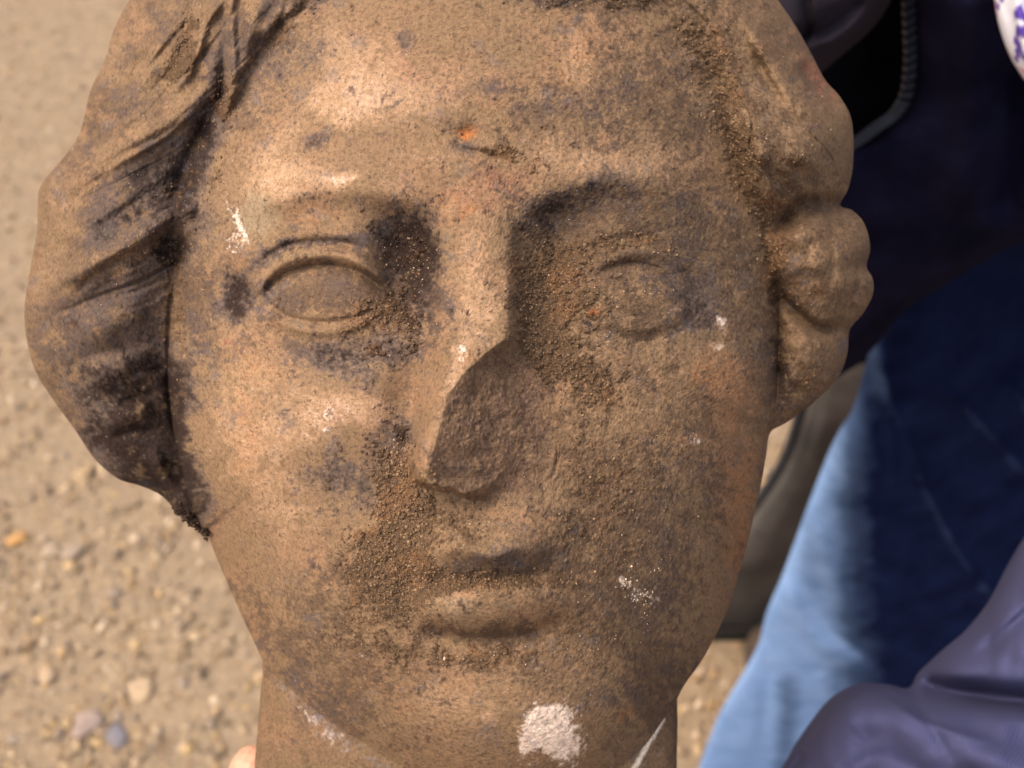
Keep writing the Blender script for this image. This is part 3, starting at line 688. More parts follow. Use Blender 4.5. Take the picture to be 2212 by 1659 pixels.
def stone_material():
    g = NT('weathered_marble')
    a = g.n('ShaderNodeVertexColor', layer_name='Col'); col = a.outputs[0]
    d = g.n('ShaderNodeVertexColor', layer_name='Soil')
    sep = g.n('ShaderNodeSeparateColor'); g.l(d.outputs[0], sep.inputs[0])
    soil, smoothm = sep.outputs[0], sep.outputs[1]
    f1 = g.noise(900, 5, 0.7); f2 = g.noise(2600, 3, 0.7); f3 = g.noise(4200, 2, 0.6); f4 = g.noise(1500, 2, 0.5)
    col = g.mix(0.75, col, g.ramp(f1, [(0.34, (0.48, 0.46, 0.45)), (0.5, (0.95, 0.95, 0.95)), (0.68, (1.25, 1.22, 1.18))]), 'MULTIPLY')
    col = g.mix(0.8, col, g.ramp(f2, [(0.30, (0.50, 0.45, 0.40)), (0.42, (0.96, 0.96, 0.96)), (0.64, (1.10, 1.09, 1.07)), (0.74, (1.45, 1.4, 1.32))]), 'MULTIPLY')
    dark = g.ramp(f4, [(0.30, (1, 1, 1)), (0.36, (0, 0, 0))])
    dk = g.n('ShaderNodeRGBToBW'); g.l(dark, dk.inputs[0])
    col = g.mix(g.math('MULTIPLY', dk.outputs[0], 0.6), col, (0.05, 0.035, 0.028))
    rough = g.math('ADD', 0.84, g.math('MULTIPLY', soil, 0.14))
    st = g.math('ADD', 0.35, g.math('MULTIPLY', soil, 0.65))
    st = g.math('SUBTRACT', st, g.math('MULTIPLY', smoothm, 0.22))
    b = g.bump(f1, st, 0.0011)
    b = g.bump(f2, st, 0.0005, b)
    b = g.bump(f3, st, 0.0003, b)
    return g.out(col, rough, b, 0.10)
STONE = stone_material()

def build_relief(name, centre, Rfn, zfn, n_th, n_r, back, mat, D0, kp):
    """closed body: a modelled front relief and a rounded back, both meeting at the outline"""
    th = np.linspace(-math.pi, math.pi, n_th, endpoint=False)
    t = np.linspace(0, 1, n_r + 1)[1:]
    s = 0.55 * t + 0.45 * np.sin(t * math.pi / 2)
    s[-1] = 1.0
    R = Rfn(th)
    X = centre[0] + np.outer(s, R * np.cos(th)); Y = centre[1] + np.outer(s, R * np.sin(th))
    px = np.concatenate([[centre[0]], X.ravel()]); py = np.concatenate([[centre[1]], Y.ravel()])
    z, extra = zfn(px, py)
    Dfn = D0 if callable(D0) else (lambda a, b: D0)
    front = at(px, py, Dfn(px, py) - z * kp)
    nb = max(16, n_r // 8)
    sb = np.cos(np.linspace(0, math.pi / 2, nb + 1)[1:])
    Xb = (centre[0] + np.outer(sb, R * np.cos(th))).ravel(); Yb = (centre[1] + np.outer(sb, R * np.sin(th))).ravel()
    tt = np.repeat(1 - sb, n_th)
    zb = np.tile(z[-n_th:], nb) * (1 - tt) + z[-n_th:].mean() * tt - back * np.repeat(np.sqrt(1 - sb ** 2), n_th)
    bk = at(Xb, Yb, Dfn(Xb, Yb) - zb * kp)
    V = np.concatenate([front, bk])
    j = np.arange(n_th); jn = (j + 1) % n_th
    tris = np.stack([np.zeros(n_th, int), 1 + j, 1 + jn], 1)
    i = np.arange(n_r + nb - 1)[:, None]
    a = 1 + i * n_th + j[None]; b = 1 + i * n_th + jn[None]
    c = 1 + (i + 1) * n_th + jn[None]; d = 1 + (i + 1) * n_th + j[None]
    quads = np.stack([a.ravel(), d.ravel(), c.ravel(), b.ravel()], 1)
    me = mesh_np(name, V, quads, tris, mat)
    return me, dict(nf=len(px), nb=len(bk), extra=extra, px=px, py=py, z=z, V=V, quads=quads, tris=tris)

def plane_y(Y):
    """forward distance of the upright plane y = Y along each line of sight"""
    return lambda px, py: Y / rays(px, py)[:, 1]

def inflate(R, c, T, n=2.2):
    def f(px, py):
        th = np.arctan2(py - c[1], px - c[0]); rho = np.clip(np.hypot(px - c[0], py - c[1]) / R(th), 0, 1)
        return T * np.power(np.clip(1 - rho ** n, 0, 1), 0.5), rho
    return f

head_base = at(1010, 1750, DR)[0]
HEAD = link('marble_head', None, label='broken-nosed ancient marble head caked with soil, held up close to the camera', cat='sculpture', loc=head_base)

def to_local(me, base):
    me.transform(Matrix.Translation(-Vector(base)))

def head_zfn(px, py):
    z, dm, c, hm = head_eval(px, py, True, True)
    return z, (dm, c, hm)
N_TH, N_R = 1500, 560
me, H = build_relief('marble', HC, R_out, head_zfn, N_TH, N_R, 900, STONE, DR, KP)
dm, c, hm = H['extra']
nv = H['nf'] + H['nb']
px0, py0 = H['px'], H['py']
smm = smooth((900 - px0) / 200) * (1 - hm)
col = np.ones((nv, 4), np.float32); col[:H['nf'], :3] = c; col[H['nf']:, :3] = (.20, .15, .11)
so = np.zeros((nv, 4), np.float32); so[:H['nf'], 0] = dm; so[:H['nf'], 1] = smm; so[H['nf']:, 0] = 0.3; so[:, 3] = 1
vn = np.empty(nv * 3, np.float32); me.vertex_normals.foreach_get('vector', vn); vn = vn.reshape(-1, 3)
bpy.data.meshes.remove(me)
PART = np.zeros(nv, np.int32)                      # 0 face 1 hair 2 nose 3 4 eyes 5 mouth
PART[H['nf']:] = 1
f = np.arange(H['nf'])
def reg(m, k): PART[f[m]] = k
reg(((px0 - 695) / 155) ** 2 + ((py0 - 632) / 92) ** 2 < 1, 3)
reg(((px0 - 1380) / 140) ** 2 + ((py0 - 632) / 92) ** 2 < 1, 4)
reg(((px0 - 1062) / 168) ** 2 + ((py0 - 1275) / 112) ** 2 < 1, 5)
reg((nose(px0, py0) > 6) & (px0 > 870), 2)
reg(hm > 0.5, 1)
Vl = H['V'] - head_base
def submesh(name, k):
    q = H['quads']; t = H['tris']
    qk = q[PART[q[:, 0]] == k]; tk = t[PART[t[:, 0]] == k]
    used = np.unique(np.concatenate([qk.ravel(), tk.ravel()]))
    mp = np.full(nv, -1, np.int64); mp[used] = np.arange(len(used))
    m = mesh_np(name, Vl[used], mp[qk], mp[tk] if len(tk) else None, STONE)
    set_col(m, 'Col', col[used]); set_col(m, 'Soil', so[used])
    m.normals_split_custom_set_from_vertices(vn[used].tolist())
    link(name, m, HEAD)
for nm, k in (('face', 0), ('hair', 1), ('nose', 2), ('eye', 3), ('eye', 4), ('mouth', 5)):
    submesh(nm, k)

def on_head(x, y, lift=0.0):
    """points on the front of the marble head"""
    z, _, _, _ = head_eval(np.asarray(x, float), np.asarray(y, float), True, True)
    return at(x, y, DR - (z + lift) * KP)

# neck ---------------------------------------------------------------
NECK = [(585, 1380), (566, 1470), (558, 1560), (550, 1660), (545, 1800), (552, 1950), (640, 2060), (820, 2100), (1000, 2120), (1220, 2090), (1400, 2040), (1458, 1940), (1462, 1800),
        (1462, 1660), (1462, 1500), (1440, 1380), (1300, 1290), (1010, 1250), (720, 1290)]
NC = (1010.0, 1700.0)
R_neck = star(NECK, *NC)
_ni = inflate(R_neck, NC, 215, 2.4)
def neck_z(px, py):
    z, rho = _ni(px, py)
    z = z - 95 + (3.0 * fbm(px, py, 40, 91, 4) + 6 * fbm(px, py, 160, 92, 2)) * smooth((1 - rho) * 6)
    x = px.astype(np.float32); y = py.astype(np.float32)
    z = z.astype(np.float32)
    z = add_ridge(z, x, y, [(600, 1480), (640, 1620), (650, 1760)], 14, 20, 26)
    c, d = stain(x, y, np.zeros_like(x) + 0.2)
    w = np.zeros_like(x)
    w = add_ridge(w, x, y, [(590, 1420), (640, 1500), (720, 1580), (800, 1640), (880, 1690)], 0.8, 16, 22, 0.1)
    w2 = add_ridge(np.zeros_like(x), x, y, [(1440, 1540), (1405, 1600), (1365, 1670), (1340, 1720)], 1.6, 7, 8, 0.1)
    w3 = blob(x, y, 612, 1590, 12, 34, 10)
    n3 = fbm(x, y, 12, 93, 3, .7)
    c = c * 0.78
    m = smooth(w * 0.9 + 0.9 * n3 - 0.35)[:, None] * 0.6
    c = c * (1 - m) + s2l((138, 128, 126)) * 0.75 * m
    m = smooth(w2 + w3 * 0.6 + 0.8 * n3 - 0.5)[:, None]
    c = c * (1 - m) + s2l((226, 210, 190)) * 0.8 * m
    return z, c
me, Nk = build_relief('neck', NC, R_neck, neck_z, 700, 160, 900, STONE, DR, KP)
col = np.ones((Nk['nf'] + Nk['nb'], 4)); col[:Nk['nf'], :3] = Nk['extra']; col[Nk['nf']:, :3] = (.20, .15, .11)
set_col(me, 'Col', col); so = np.zeros_like(col); so[:, 1] = 0.5; so[:, 3] = 1; set_col(me, 'Soil', so)
to_local(me, head_base); link('neck', me, HEAD)

# loose soil and grit stuck to the stone -------------------------------
def head_crumbs():
    xs, ys, ss = [], [], []
    r = np.random.default_rng(5)
    for i, (cx, cy, rx, ry, rot, st) in enumerate(DIRT):
        n = int(rx * ry * st / 9.0 * (1.6 if i < 8 else 0.9))
        a = r.normal(size=(n, 2)) * 0.62
        c_, s_ = math.cos(math.radians(rot)), math.sin(math.radians(rot))
        u, v = a[:, 0] * rx, a[:, 1] * ry
        xs.append(cx + u * c_ - v * s_); ys.append(cy + u * s_ + v * c_)
        ss.append((1.0 + 3.2 * r.random(n) ** 3) * (1.25 if i < 2 else 1.0))
    n = 1800
    xs.append(r.uniform(500, 1640, n)); ys.append(r.uniform(20, 1600, n)); ss.append(0.8 + 1.0 * r.random(n) ** 3)
    x = np.concatenate(xs); y = np.concatenate(ys); s = np.concatenate(ss)
    th = np.arctan2(y - HC[1], x - HC[0]); ok = (np.hypot(x - HC[0], y - HC[1]) < R_out(th) * 0.985) & (y < 1770)
    x, y, s = x[ok], y[ok], s[ok]
    P = on_head(x, y, 0.1)
    pal = s2l([[136, 108, 82], [126, 99, 76], [148, 116, 84], [110, 88, 70], [160, 132, 102], [98, 80, 66]]) * 0.85
    cols = pal[r.integers(0, len(pal), len(x))] * r.uniform(.75, 1.2, (len(x), 1))
    # ragged lump under the curl at the left
    m = 260
    t = r.random(m); ox = 378 + 70 * t + r.normal(size=m) * 5; oy = 1092 + 62 * t + r.normal(size=m) * 6
    P2 = at(ox, oy, DR + 0.002 + r.normal(size=m) * 0.003)
    P = np.concatenate([P, P2]); s = np.concatenate([s, 2.5 + 5 * r.random(m) ** 2]); cols = np.concatenate([cols, s2l([70, 54, 44]) * r.uniform(.5, 1.3, (m, 1))])
    me = scatter_lumps('soil_crumbs', P - head_base, s * KP * 1.1, attr_material('crumbly_soil', 0.95, 3000, 0.0002, 0.15), cols, 1, 0.85, jit=0.3, smooth_shade=False)
    link('soil_crumbs', me, HEAD, kind='stuff')
    # pale grit and plant fibres
    xs, ys, ss = [], [], []
    for cx, cy, rx, ry, n, sz in ((1355, 1262, 14, 12, 26, 2.8), (1385, 1292, 24, 14, 34, 2.4), (1395, 1330, 16, 30, 14, 1.8), (1385, 1225, 30, 14, 8, 2.6), (900, 590, 30, 60, 18, 2.0), (1060, 1100, 320, 300, 90, 1.4),
                              (960, 1424, 3, 2, 2, 5.0), (800, 300, 300, 260, 110, 1.3), (1330, 620, 130, 150, 60, 1.6), (300, 500, 160, 400, 90, 1.4), (1700, 400, 80, 300, 60, 1.5), (1180, 1440, 200, 80, 30, 1.8), (500, 1000, 100, 300, 40, 1.3), (1500, 945, 14, 8, 10, 2.0)):
        xs.append(cx + r.normal(size=n) * rx * .6); ys.append(cy + r.normal(size=n) * ry * .6); ss.append(sz * (0.5 + 0.8 * r.random(n)))
    x = np.concatenate(xs); y = np.concatenate(ys); s = np.concatenate(ss)
    th = np.arctan2(y - HC[1], x - HC[0]); ok = (np.hypot(x - HC[0], y - HC[1]) < R_out(th) * 0.97)
    x, y, s = x[ok], y[ok], s[ok]
    cols = s2l([226, 204, 180]) * r.uniform(.35, .95, (len(x), 1))
    me = scatter_lumps('pale_grit', on_head(x, y, 0.8) - head_base, s * KP * 1.0, attr_material('chalk_grit', 0.8), cols, 1, 0.7, jit=0.35, smooth_shade=False, stretch=0.65)
    link('pale_grit', me, HEAD, kind='stuff')
head_crumbs()

# ------------------------------------------------------------------ grey sack
def fabric(name, col, col2, scale, rough=0.9, weave=0, sheen=0.0, bd=0.002, spec=0.25):
    g = NT(name)
    n1 = g.noise(scale, 5, 0.6)
    c = g.ramp(n1, [(0.3, col), (0.7, col2)])
    b = g.bump(n1, 0.5, bd)
    if weave:
        n2 = g.noise(weave, 2, 0.6)
        c = g.mix(0.5, c, g.ramp(n2, [(0.3, (0.7, 0.7, 0.7)), (0.7, (1.15, 1.15, 1.15))]), 'MULTIPLY')
        b = g.bump(n2, 0.4, 0.0006, b)
    g.b.inputs['Sheen Weight'].default_value = sheen
    return g.out(c, rough, b, spec)

def tube(path, radii, seg=12):
    """verts, quads of a swept tube in world units"""
    P = np.array(path, float); n = len(P)
    T = np.gradient(P, axis=0); T /= np.linalg.norm(T, axis=1)[:, None] + 1e-12
    up = np.array([0.13, 0.31, 0.94]); V = []
    for i in range(n):
        a = np.cross(T[i], up); a /= np.linalg.norm(a) + 1e-12; b = np.cross(T[i], a)
        for k in range(seg):
            an = 2 * math.pi * k / seg
            V.append(P[i] + radii[i] * (math.cos(an) * a + math.sin(an) * b))
    Q = []
    for i in range(n - 1):
        for k in range(seg):
            Q.append([i * seg + k, i * seg + (k + 1) % seg, (i + 1) * seg + (k + 1) % seg, (i + 1) * seg + k])
    V.append(P[0]); V.append(P[-1])
    Tt = [[n * seg, (k + 1) % seg, k] for k in range(seg)] + [[n * seg + 1, (n - 1) * seg + k, (n - 1) * seg + (k + 1) % seg] for k in range(seg)]
    return np.array(V), np.array(Q), np.array(Tt)

def build_sack():
    base = at_plane_y(1700, 1330, 0.80); base[2] = 0
    root = link('grey_sack', None, label='slumped grey canvas sack with a dark strap standing on the ground behind the jeans', cat='sack', loc=base)
    OUT = [(1735, 860), (1712, 940), (1684, 1005), (1650, 1062), (1570, 1170), (1490, 1290), (1462, 1370), (1500, 1400), (1640, 1412), (1800, 1430), (1960, 1380), (2010, 1100), (1990, 850), (1910, 735), (1800, 735), (1755, 800)]
    c = (1770.0, 1100.0); R = star(OUT, *c)
    inf = inflate(R, c, 300, 2.4)
    def zf(px, py):
        z, rho = inf(px, py); x = px.astype(np.float32); y = py.astype(np.float32); z = z.astype(np.float32)
        z += 22 * fbm(x, y, 150, 101, 3)
        z = add_ridge(z, x, y, [(1800, 840), (1740, 1000), (1660, 1150), (1600, 1300)], 40, 30, 50)
        z = add_ridge(z, x, y, [(1540, 1240), (1620, 1260), (1700, 1330)], -40, 22, 30)
        return z, None
    me, _ = build_relief('bag', c, R, zf, 200, 60, 500, fabric('grey_canvas', (.045, .040, .036), (.13, .115, .10), 9, 0.95, 400), plane_y(0.80), 3.2e-4)
    to_local(me, base); link('bag', me, root)
    OB = [(1440, 1345), (1540, 1356), (1640, 1352), (1800, 1368), (1960, 1330), (2010, 1390), (1960, 1440), (1800, 1480), (1620, 1460), (1500, 1440), (1440, 1400)]  # dark band added in place of the shadow under the sack
    c = (1740.0, 1410.0); Rb = star(OB, *c); ib = inflate(Rb, c, 120, 3)
    me, _ = build_relief('base', c, Rb, lambda px, py: (ib(px, py)[0], None), 120, 30, 400, fabric('sack_shadow', (.012, .011, .010), (.03, .026, .022), 30, 0.9), plane_y(0.775), 3.2e-4)
    to_local(me, base); link('base', me, root)  # added dark band in place of the shadow under the sack
    pth = [at_plane_y(x, y, 0.745)for x, y in spline([(1745, 830), (1722, 915), (1702, 975), (1672, 1032), (1635, 1085), (1560, 1185)], 8)]
    V, Q, T = tube(pth, [0.007] * len(pth), 8)
    link('strap', mesh_np('strap', V - base, Q, T, fabric('black_webbing', (.02, .02, .022), (.035, .035, .04), 60)), root)
build_sack()

# ------------------------------------------------------------------ person
PB = np.array([0.42, 0.60, 0.0])
PERSON = link('person', None, label='person in navy fleece jacket, blue jeans and mauve sleeves holding up the marble head', cat='person', loc=PB)

def part_relief(name, OUT, c, T, D0, kp, mat, ridges=(), noise=(8, 120), back=400, n=2.2, res=(300, 110), blobs=(), extra=None):
    R = star(OUT, *c); inf = inflate(R, c, T, n)
    def zf(px, py):
        z, rho = inf(px, py); x = px.astype(np.float32); y = py.astype(np.float32); z = z.astype(np.float32)
        z += (noise[0] * fbm(x, y, noise[1], 7, 3)).astype(np.float32) * smooth((1 - rho) * 5)
        if extra: z = extra(z, x, y, rho)
        for pts, a, w1, w2 in ridges: z = add_ridge(z, x, y, pts, a, w1, w2, 0.2)
        for cx, cy, rx, ry, a in blobs: z += a * blob(x, y, cx, cy, rx, ry)
        return z, None
    me, info = build_relief(name, c, R, zf, res[0], res[1], back, mat, D0, kp)
    to_local(me, PB)
    link(name, me, PERSON)
    return info

def denim():
    g = NT('lit_shaded_denim')
    a = g.n('ShaderNodeVertexColor', layer_name='WearShade'); sp = g.n('ShaderNodeSeparateColor'); g.l(a.outputs[0], sp.inputs[0])
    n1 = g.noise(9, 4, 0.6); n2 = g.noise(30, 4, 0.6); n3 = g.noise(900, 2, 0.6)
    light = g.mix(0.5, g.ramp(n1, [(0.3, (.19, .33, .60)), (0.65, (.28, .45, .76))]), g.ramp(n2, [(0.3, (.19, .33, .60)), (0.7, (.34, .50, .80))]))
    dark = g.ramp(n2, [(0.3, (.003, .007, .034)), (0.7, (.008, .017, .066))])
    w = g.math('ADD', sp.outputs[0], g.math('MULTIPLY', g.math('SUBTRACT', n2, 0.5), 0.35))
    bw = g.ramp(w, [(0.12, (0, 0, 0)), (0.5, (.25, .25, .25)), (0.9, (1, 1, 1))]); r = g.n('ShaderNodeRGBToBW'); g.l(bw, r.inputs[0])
    c = g.mix(r.outputs[0], dark, light)  # sunlit and shaded denim tones, mixed by the painted mask
    c = g.mix(0.4, c, g.ramp(n3, [(0.3, (.5, .5, .5)), (0.7, (1.2, 1.2, 1.2))]), 'MULTIPLY')
    b = g.bump(n2, 0.3, 0.004)
    return g.out(c, 0.95, b, 0.05)
JEANS = [(1893, 600), (1888, 690), (1874, 770), (1843, 880), (1811, 934), (1783, 995), (1741, 1104), (1717, 1170), (1689, 1245), (1656, 1325), (1640, 1388), (1616, 1436), (1581, 1495), (1548, 1556), (1510, 1659),
         (1496, 1720), (1600, 1790), (1850, 1850), (2200, 1880), (2500, 1800), (2760, 1500), (2860, 1100), (2860, 700), (2600, 480), (2200, 430), (1960, 480)]
def jeans_shape(z, x, y, rho):
    crest = np.interp(y, [600, 900, 1200, 1500, 1700], [1925, 1885, 1850, 1830, 1810])
    z = z * 0.55
    z += -0.45 * np.clip(x - crest, 0, 420) * smooth((1 - rho) * 4)
    return z
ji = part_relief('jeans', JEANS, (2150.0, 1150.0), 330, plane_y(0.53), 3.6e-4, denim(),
    ridges=[([(2010, 800), (2160, 960), (2330, 1150)], 26, 12, 30), ([(2160, 800), (2260, 930), (2400, 1080)], 26, 12, 30), ([(1930, 860), (2010, 1080), (2120, 1260), (2240, 1350)], 26, 12, 34),
            ([(1690, 1230), (1730, 1340), (1800, 1420), (1900, 1480)], 26, 22, 14), ([(1760, 1110), (1800, 1260), (1880, 1380)], 22, 24, 16), ([(1640, 1400), (1655, 1500), (1640, 1650)], -22, 12, 16), ([(1720, 1440), (1710, 1550), (1700, 1700)], 20, 18, 22),
            ([(1850, 1000), (1860, 1150), (1870, 1300)], -14, 16, 14), ([(1900, 700), (1925, 900), (1935, 1100)], 16, 10, 16), ([(1640, 1440), (1720, 1460), (1800, 1440)], -10, 12, 12)],
    noise=(14, 150), back=500, n=2.6, res=(420, 150), extra=jeans_shape)

def jeans_wear_shade():
    # sunlit left, shaded right and light-catching folds put into the colour; seam worn pale
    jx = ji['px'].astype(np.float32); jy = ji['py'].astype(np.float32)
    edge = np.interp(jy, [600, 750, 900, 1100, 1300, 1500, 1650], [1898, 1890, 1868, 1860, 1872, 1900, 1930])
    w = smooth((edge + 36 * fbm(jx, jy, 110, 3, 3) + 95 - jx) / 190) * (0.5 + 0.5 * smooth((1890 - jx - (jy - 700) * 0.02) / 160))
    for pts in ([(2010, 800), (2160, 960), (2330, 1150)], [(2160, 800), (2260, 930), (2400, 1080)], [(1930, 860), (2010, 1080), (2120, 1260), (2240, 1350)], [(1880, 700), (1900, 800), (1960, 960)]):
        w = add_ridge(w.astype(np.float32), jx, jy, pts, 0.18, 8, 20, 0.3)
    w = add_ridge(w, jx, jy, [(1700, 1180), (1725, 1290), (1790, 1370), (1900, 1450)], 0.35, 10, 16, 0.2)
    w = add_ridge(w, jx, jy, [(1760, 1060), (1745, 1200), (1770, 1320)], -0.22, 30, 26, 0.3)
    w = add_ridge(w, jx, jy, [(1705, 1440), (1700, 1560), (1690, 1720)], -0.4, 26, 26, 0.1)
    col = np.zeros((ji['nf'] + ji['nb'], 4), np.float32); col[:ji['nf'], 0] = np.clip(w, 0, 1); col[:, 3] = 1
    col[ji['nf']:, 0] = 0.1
    set_col(bpy.data.objects['jeans'].data, 'WearShade', col)
jeans_wear_shade()
SHIRT = [(1700, 60), (1660, 300), (1650, 600), (1680, 790), (1810, 800), (1980, 760), (2300, 800), (2700, 700), (2900, 200), (2800, -500), (2300, -750), (1900, -650), (1740, -300)]
part_relief('shirt', SHIRT, (2200.0, 50.0), 200, plane_y(0.60), 3.0e-4, fabric('black_cotton', (.0015, .0015, .003), (.003, .003, .006), 20, 0.95, spec=0.03), noise=(20, 200), back=500, n=3)
GILET = [(1968, -140), (1967, 26), (1970, 130), (1962, 205), (1938, 250), (1902, 276), (1851, 312), (1780, 345), (1700, 420), (1660, 600), (1690, 790), (1745, 850), (1808, 816), (1884, 764), (1930, 690), (2050, 610), (2212, 520), (2480, 420), (2780, 300), (2850, 200), (2800, -450), (2400, -700), (2080, -600)]
FLEECE = fabric('navy_fleece', (.004, .004, .013), (.011, .0105, .030), 30, 1.0, 700, 0.0, 0.004, spec=0.05)
gi = part_relief('fleece_jacket', GILET, (2200.0, 250.0), 120, plane_y(0.47), 3.0e-4, FLEECE, ridges=[([(2090, -100), (2110, 200), (2060, 500)], 50, 60, 50), ([(2180, 100), (2200, 300), (2150, 500)], -60, 40, 40)], noise=(16, 160), back=160, n=5, res=(420, 120))

# zip: two tapes of moulded teeth along the jacket edge
def build_zip():
    tape = spline([(1958, -140), (1963, 26), (1966, 130), (1957, 203), (1932, 246), (1898, 271), (1848, 308), (1790, 338)], 30)
    d = np.concatenate([[0], np.cumsum(np.hypot(*np.diff(tape, axis=0).T))])
    zp = plane_y(0.455)
    def pt(u): return np.array([np.interp(u, d, tape[:, 0]), np.interp(u, d, tape[:, 1])])
    pts = [at(*[np.array([v]) for v in pt(u)], zp(*[np.array([v]) for v in pt(u)]))[0] for u in np.linspace(0, d[-1], 60)]
    V, Q, T = tube(pts, [0.0030] * len(pts), 8)
    zo = link('zip', mesh_np('zip', V - PB, Q, T, fabric('zip_tape', (.012, .014, .028), (.02, .022, .04), 80)), PERSON)
    bm = bmesh.new(); bmesh.ops.create_cube(bm, size=1)
    bmesh.ops.bevel(bm, geom=bm.edges[:], offset=0.12, segments=1)
    tm = bpy.data.meshes.new('tooth'); bm.to_mesh(tm); bm.free()
    g = NT('grey_blue_plastic'); tm.materials.append(g.out((.012, .018, .032), 0.6, None, 0.5))
    u = 4.0
    while u < d[-1]:
        p = pt(u); q = pt(u + 1)
        w = at(np.array([p[0]]), np.array([p[1]]), zp(p[:1], p[1:]) - 0.004)[0]; w2 = at(np.array([q[0]]), np.array([q[1]]), zp(q[:1], q[1:]) - 0.004)[0]
        t = Vector(w2 - w).normalized(); n = Vector(-Fv); a = n.cross(t).normalized(); n = t.cross(a)
        M = Matrix((a, t, n)).transposed().to_4x4()
        wd = 0.0060 if u < 700 else 0.005
        o = link('tooth', tm, zo); o.matrix_local = Matrix.Translation(Vector(w - PB)) @ M @ Matrix.Diagonal((wd, 0.0026, 0.003, 1))
        u += 20 if p[1] < 215 else 13
build_zip()

def mauve():
    g = NT('mauve_ribbed_jersey')
    n1 = g.noise(18, 4, 0.6)
    mp = g.n('ShaderNodeMapping'); mp.inputs['Rotation'].default_value = (0.3, 0.5, 0.5); g.l(g.tc.outputs['Object'], mp.inputs['Vector'])
    w = g.n('ShaderNodeTexWave', wave_type='BANDS', bands_direction='X'); w.inputs['Scale'].default_value = 330; w.inputs['Distortion'].default_value = 0.6; g.l(mp.outputs[0], w.inputs['Vector'])
    c = g.ramp(n1, [(0.3, (.046, .048, .104)), (0.7, (.066, .068, .146))])
    c = g.mix(0.35, c, g.ramp(w.outputs['Fac'], [(0.0, (.66, .66, .66)), (1.0, (1.1, 1.1, 1.1))]), 'MULTIPLY')
    b = g.bump(w.outputs['Fac'], 0.3, 0.0004)
    return g.out(c, 0.9, b, 0.2)
MAUVE = mauve()
S1 = [(1675, 1680), (1700, 1640), (1728, 1592), (1790, 1512), (1850, 1478), (1915, 1478), (1962, 1486), (1985, 1452), (2035, 1405), (2085, 1362), (2135, 1300), (2172, 1230), (2220, 1150), (2350, 980), (2600, 880), (2850, 1100), (2900, 1600), (2650, 2100), (2200, 2330), (1800, 2300), (1600, 2120), (1580, 1900), (1630, 1760)]
part_relief('sleeve', S1, (2130.0, 1760.0), 420, 0.405, 1.9e-4, MAUVE,
    ridges=[([(1740, 1640), (1830, 1530), (1920, 1525), (2060, 1600), (2230, 1680), (2450, 1760)], 90, 50, 60),
            ([(1962, 1470), (2040, 1492), (2140, 1505), (2260, 1520), (2420, 1560)], -150, 26, 30),
            ([(2010, 1460), (2110, 1370), (2180, 1270), (2260, 1160)], 30, 60, 60),
            ([(1800, 1700), (1900, 1640), (2050, 1700)], -26, 26, 30), ([(2060, 1640), (2180, 1740), (2300, 1900)], -30, 14, 30), ([(2100, 1420), (2200, 1340), (2300, 1240)], -26, 12, 26), ([(1900, 1500), (2000, 1560), (2160, 1610)], 14, 8, 14), ([(1740, 1620), (1715, 1660), (1690, 1720)], -30, 10, 12)],
    noise=(26, 120), back=500, n=2.4, res=(520, 200))
S2 = [(1934, -30), (1915, 20), (1880, 66), (1830, 110), (1780, 152), (1735, 190), (1660, 235), (1580, 220), (1500, 120), (1490, -60), (1580, -260), (1760, -380), (1920, -340), (1970, -180)]
SHADED_MAUVE = fabric('shaded_mauve_cloth', (.016, .013, .018), (.028, .022, .030), 40, 0.95, 900, 0, 0.002, 0.1)  # the mauve sleeve cloth again, its shade put into a darker colour
part_relief('sleeve', S2, (1730.0, -60.0), 260, 0.465, 1.9e-4, SHADED_MAUVE,
    ridges=[([(1900, -60), (1850, 40), (1760, 110)], 20, 16, 24), ([(1880, -20), (1800, 60), (1700, 90)], -40, 16, 20), ([(1740, -40), (1745, 60), (1720, 110)], -30, 10, 12)], noise=(16, 110), back=300, n=2.2)

def upper_sleeve(path, radii, mat):
    P = spline(path, 8); r = np.interp(np.linspace(0, 1, len(P)), np.linspace(0, 1, len(radii)), radii)
    V, Q, T = tube(P, r, 40)
    V[:len(P) * 40] += (0.004 * fbm(V[:len(P) * 40, 0] * 1000, V[:len(P) * 40, 2] * 1000, 45, 9, 3))[:, None] * np.array([1, 1, .5])
    link('sleeve', mesh_np('upper_sleeve', V - PB, Q, T, mat), PERSON)
upper_sleeve([at(2450, 1600, .47)[0], at(2900, 1100, .50)[0], (.60, .46, 1.18), (.66, .56, 1.26), (.64, .66, 1.38), (.60, .70, 1.42)], [.06, .062, .06, .07, .08, .05], MAUVE)
upper_sleeve([at(1800, -220, .47)[0], at(1850, -420, .50)[0], (.27, .50, 1.41), (.31, .62, 1.41), (.38, .70, 1.42)], [.05, .058, .062, .075, .05], SHADED_MAUVE)

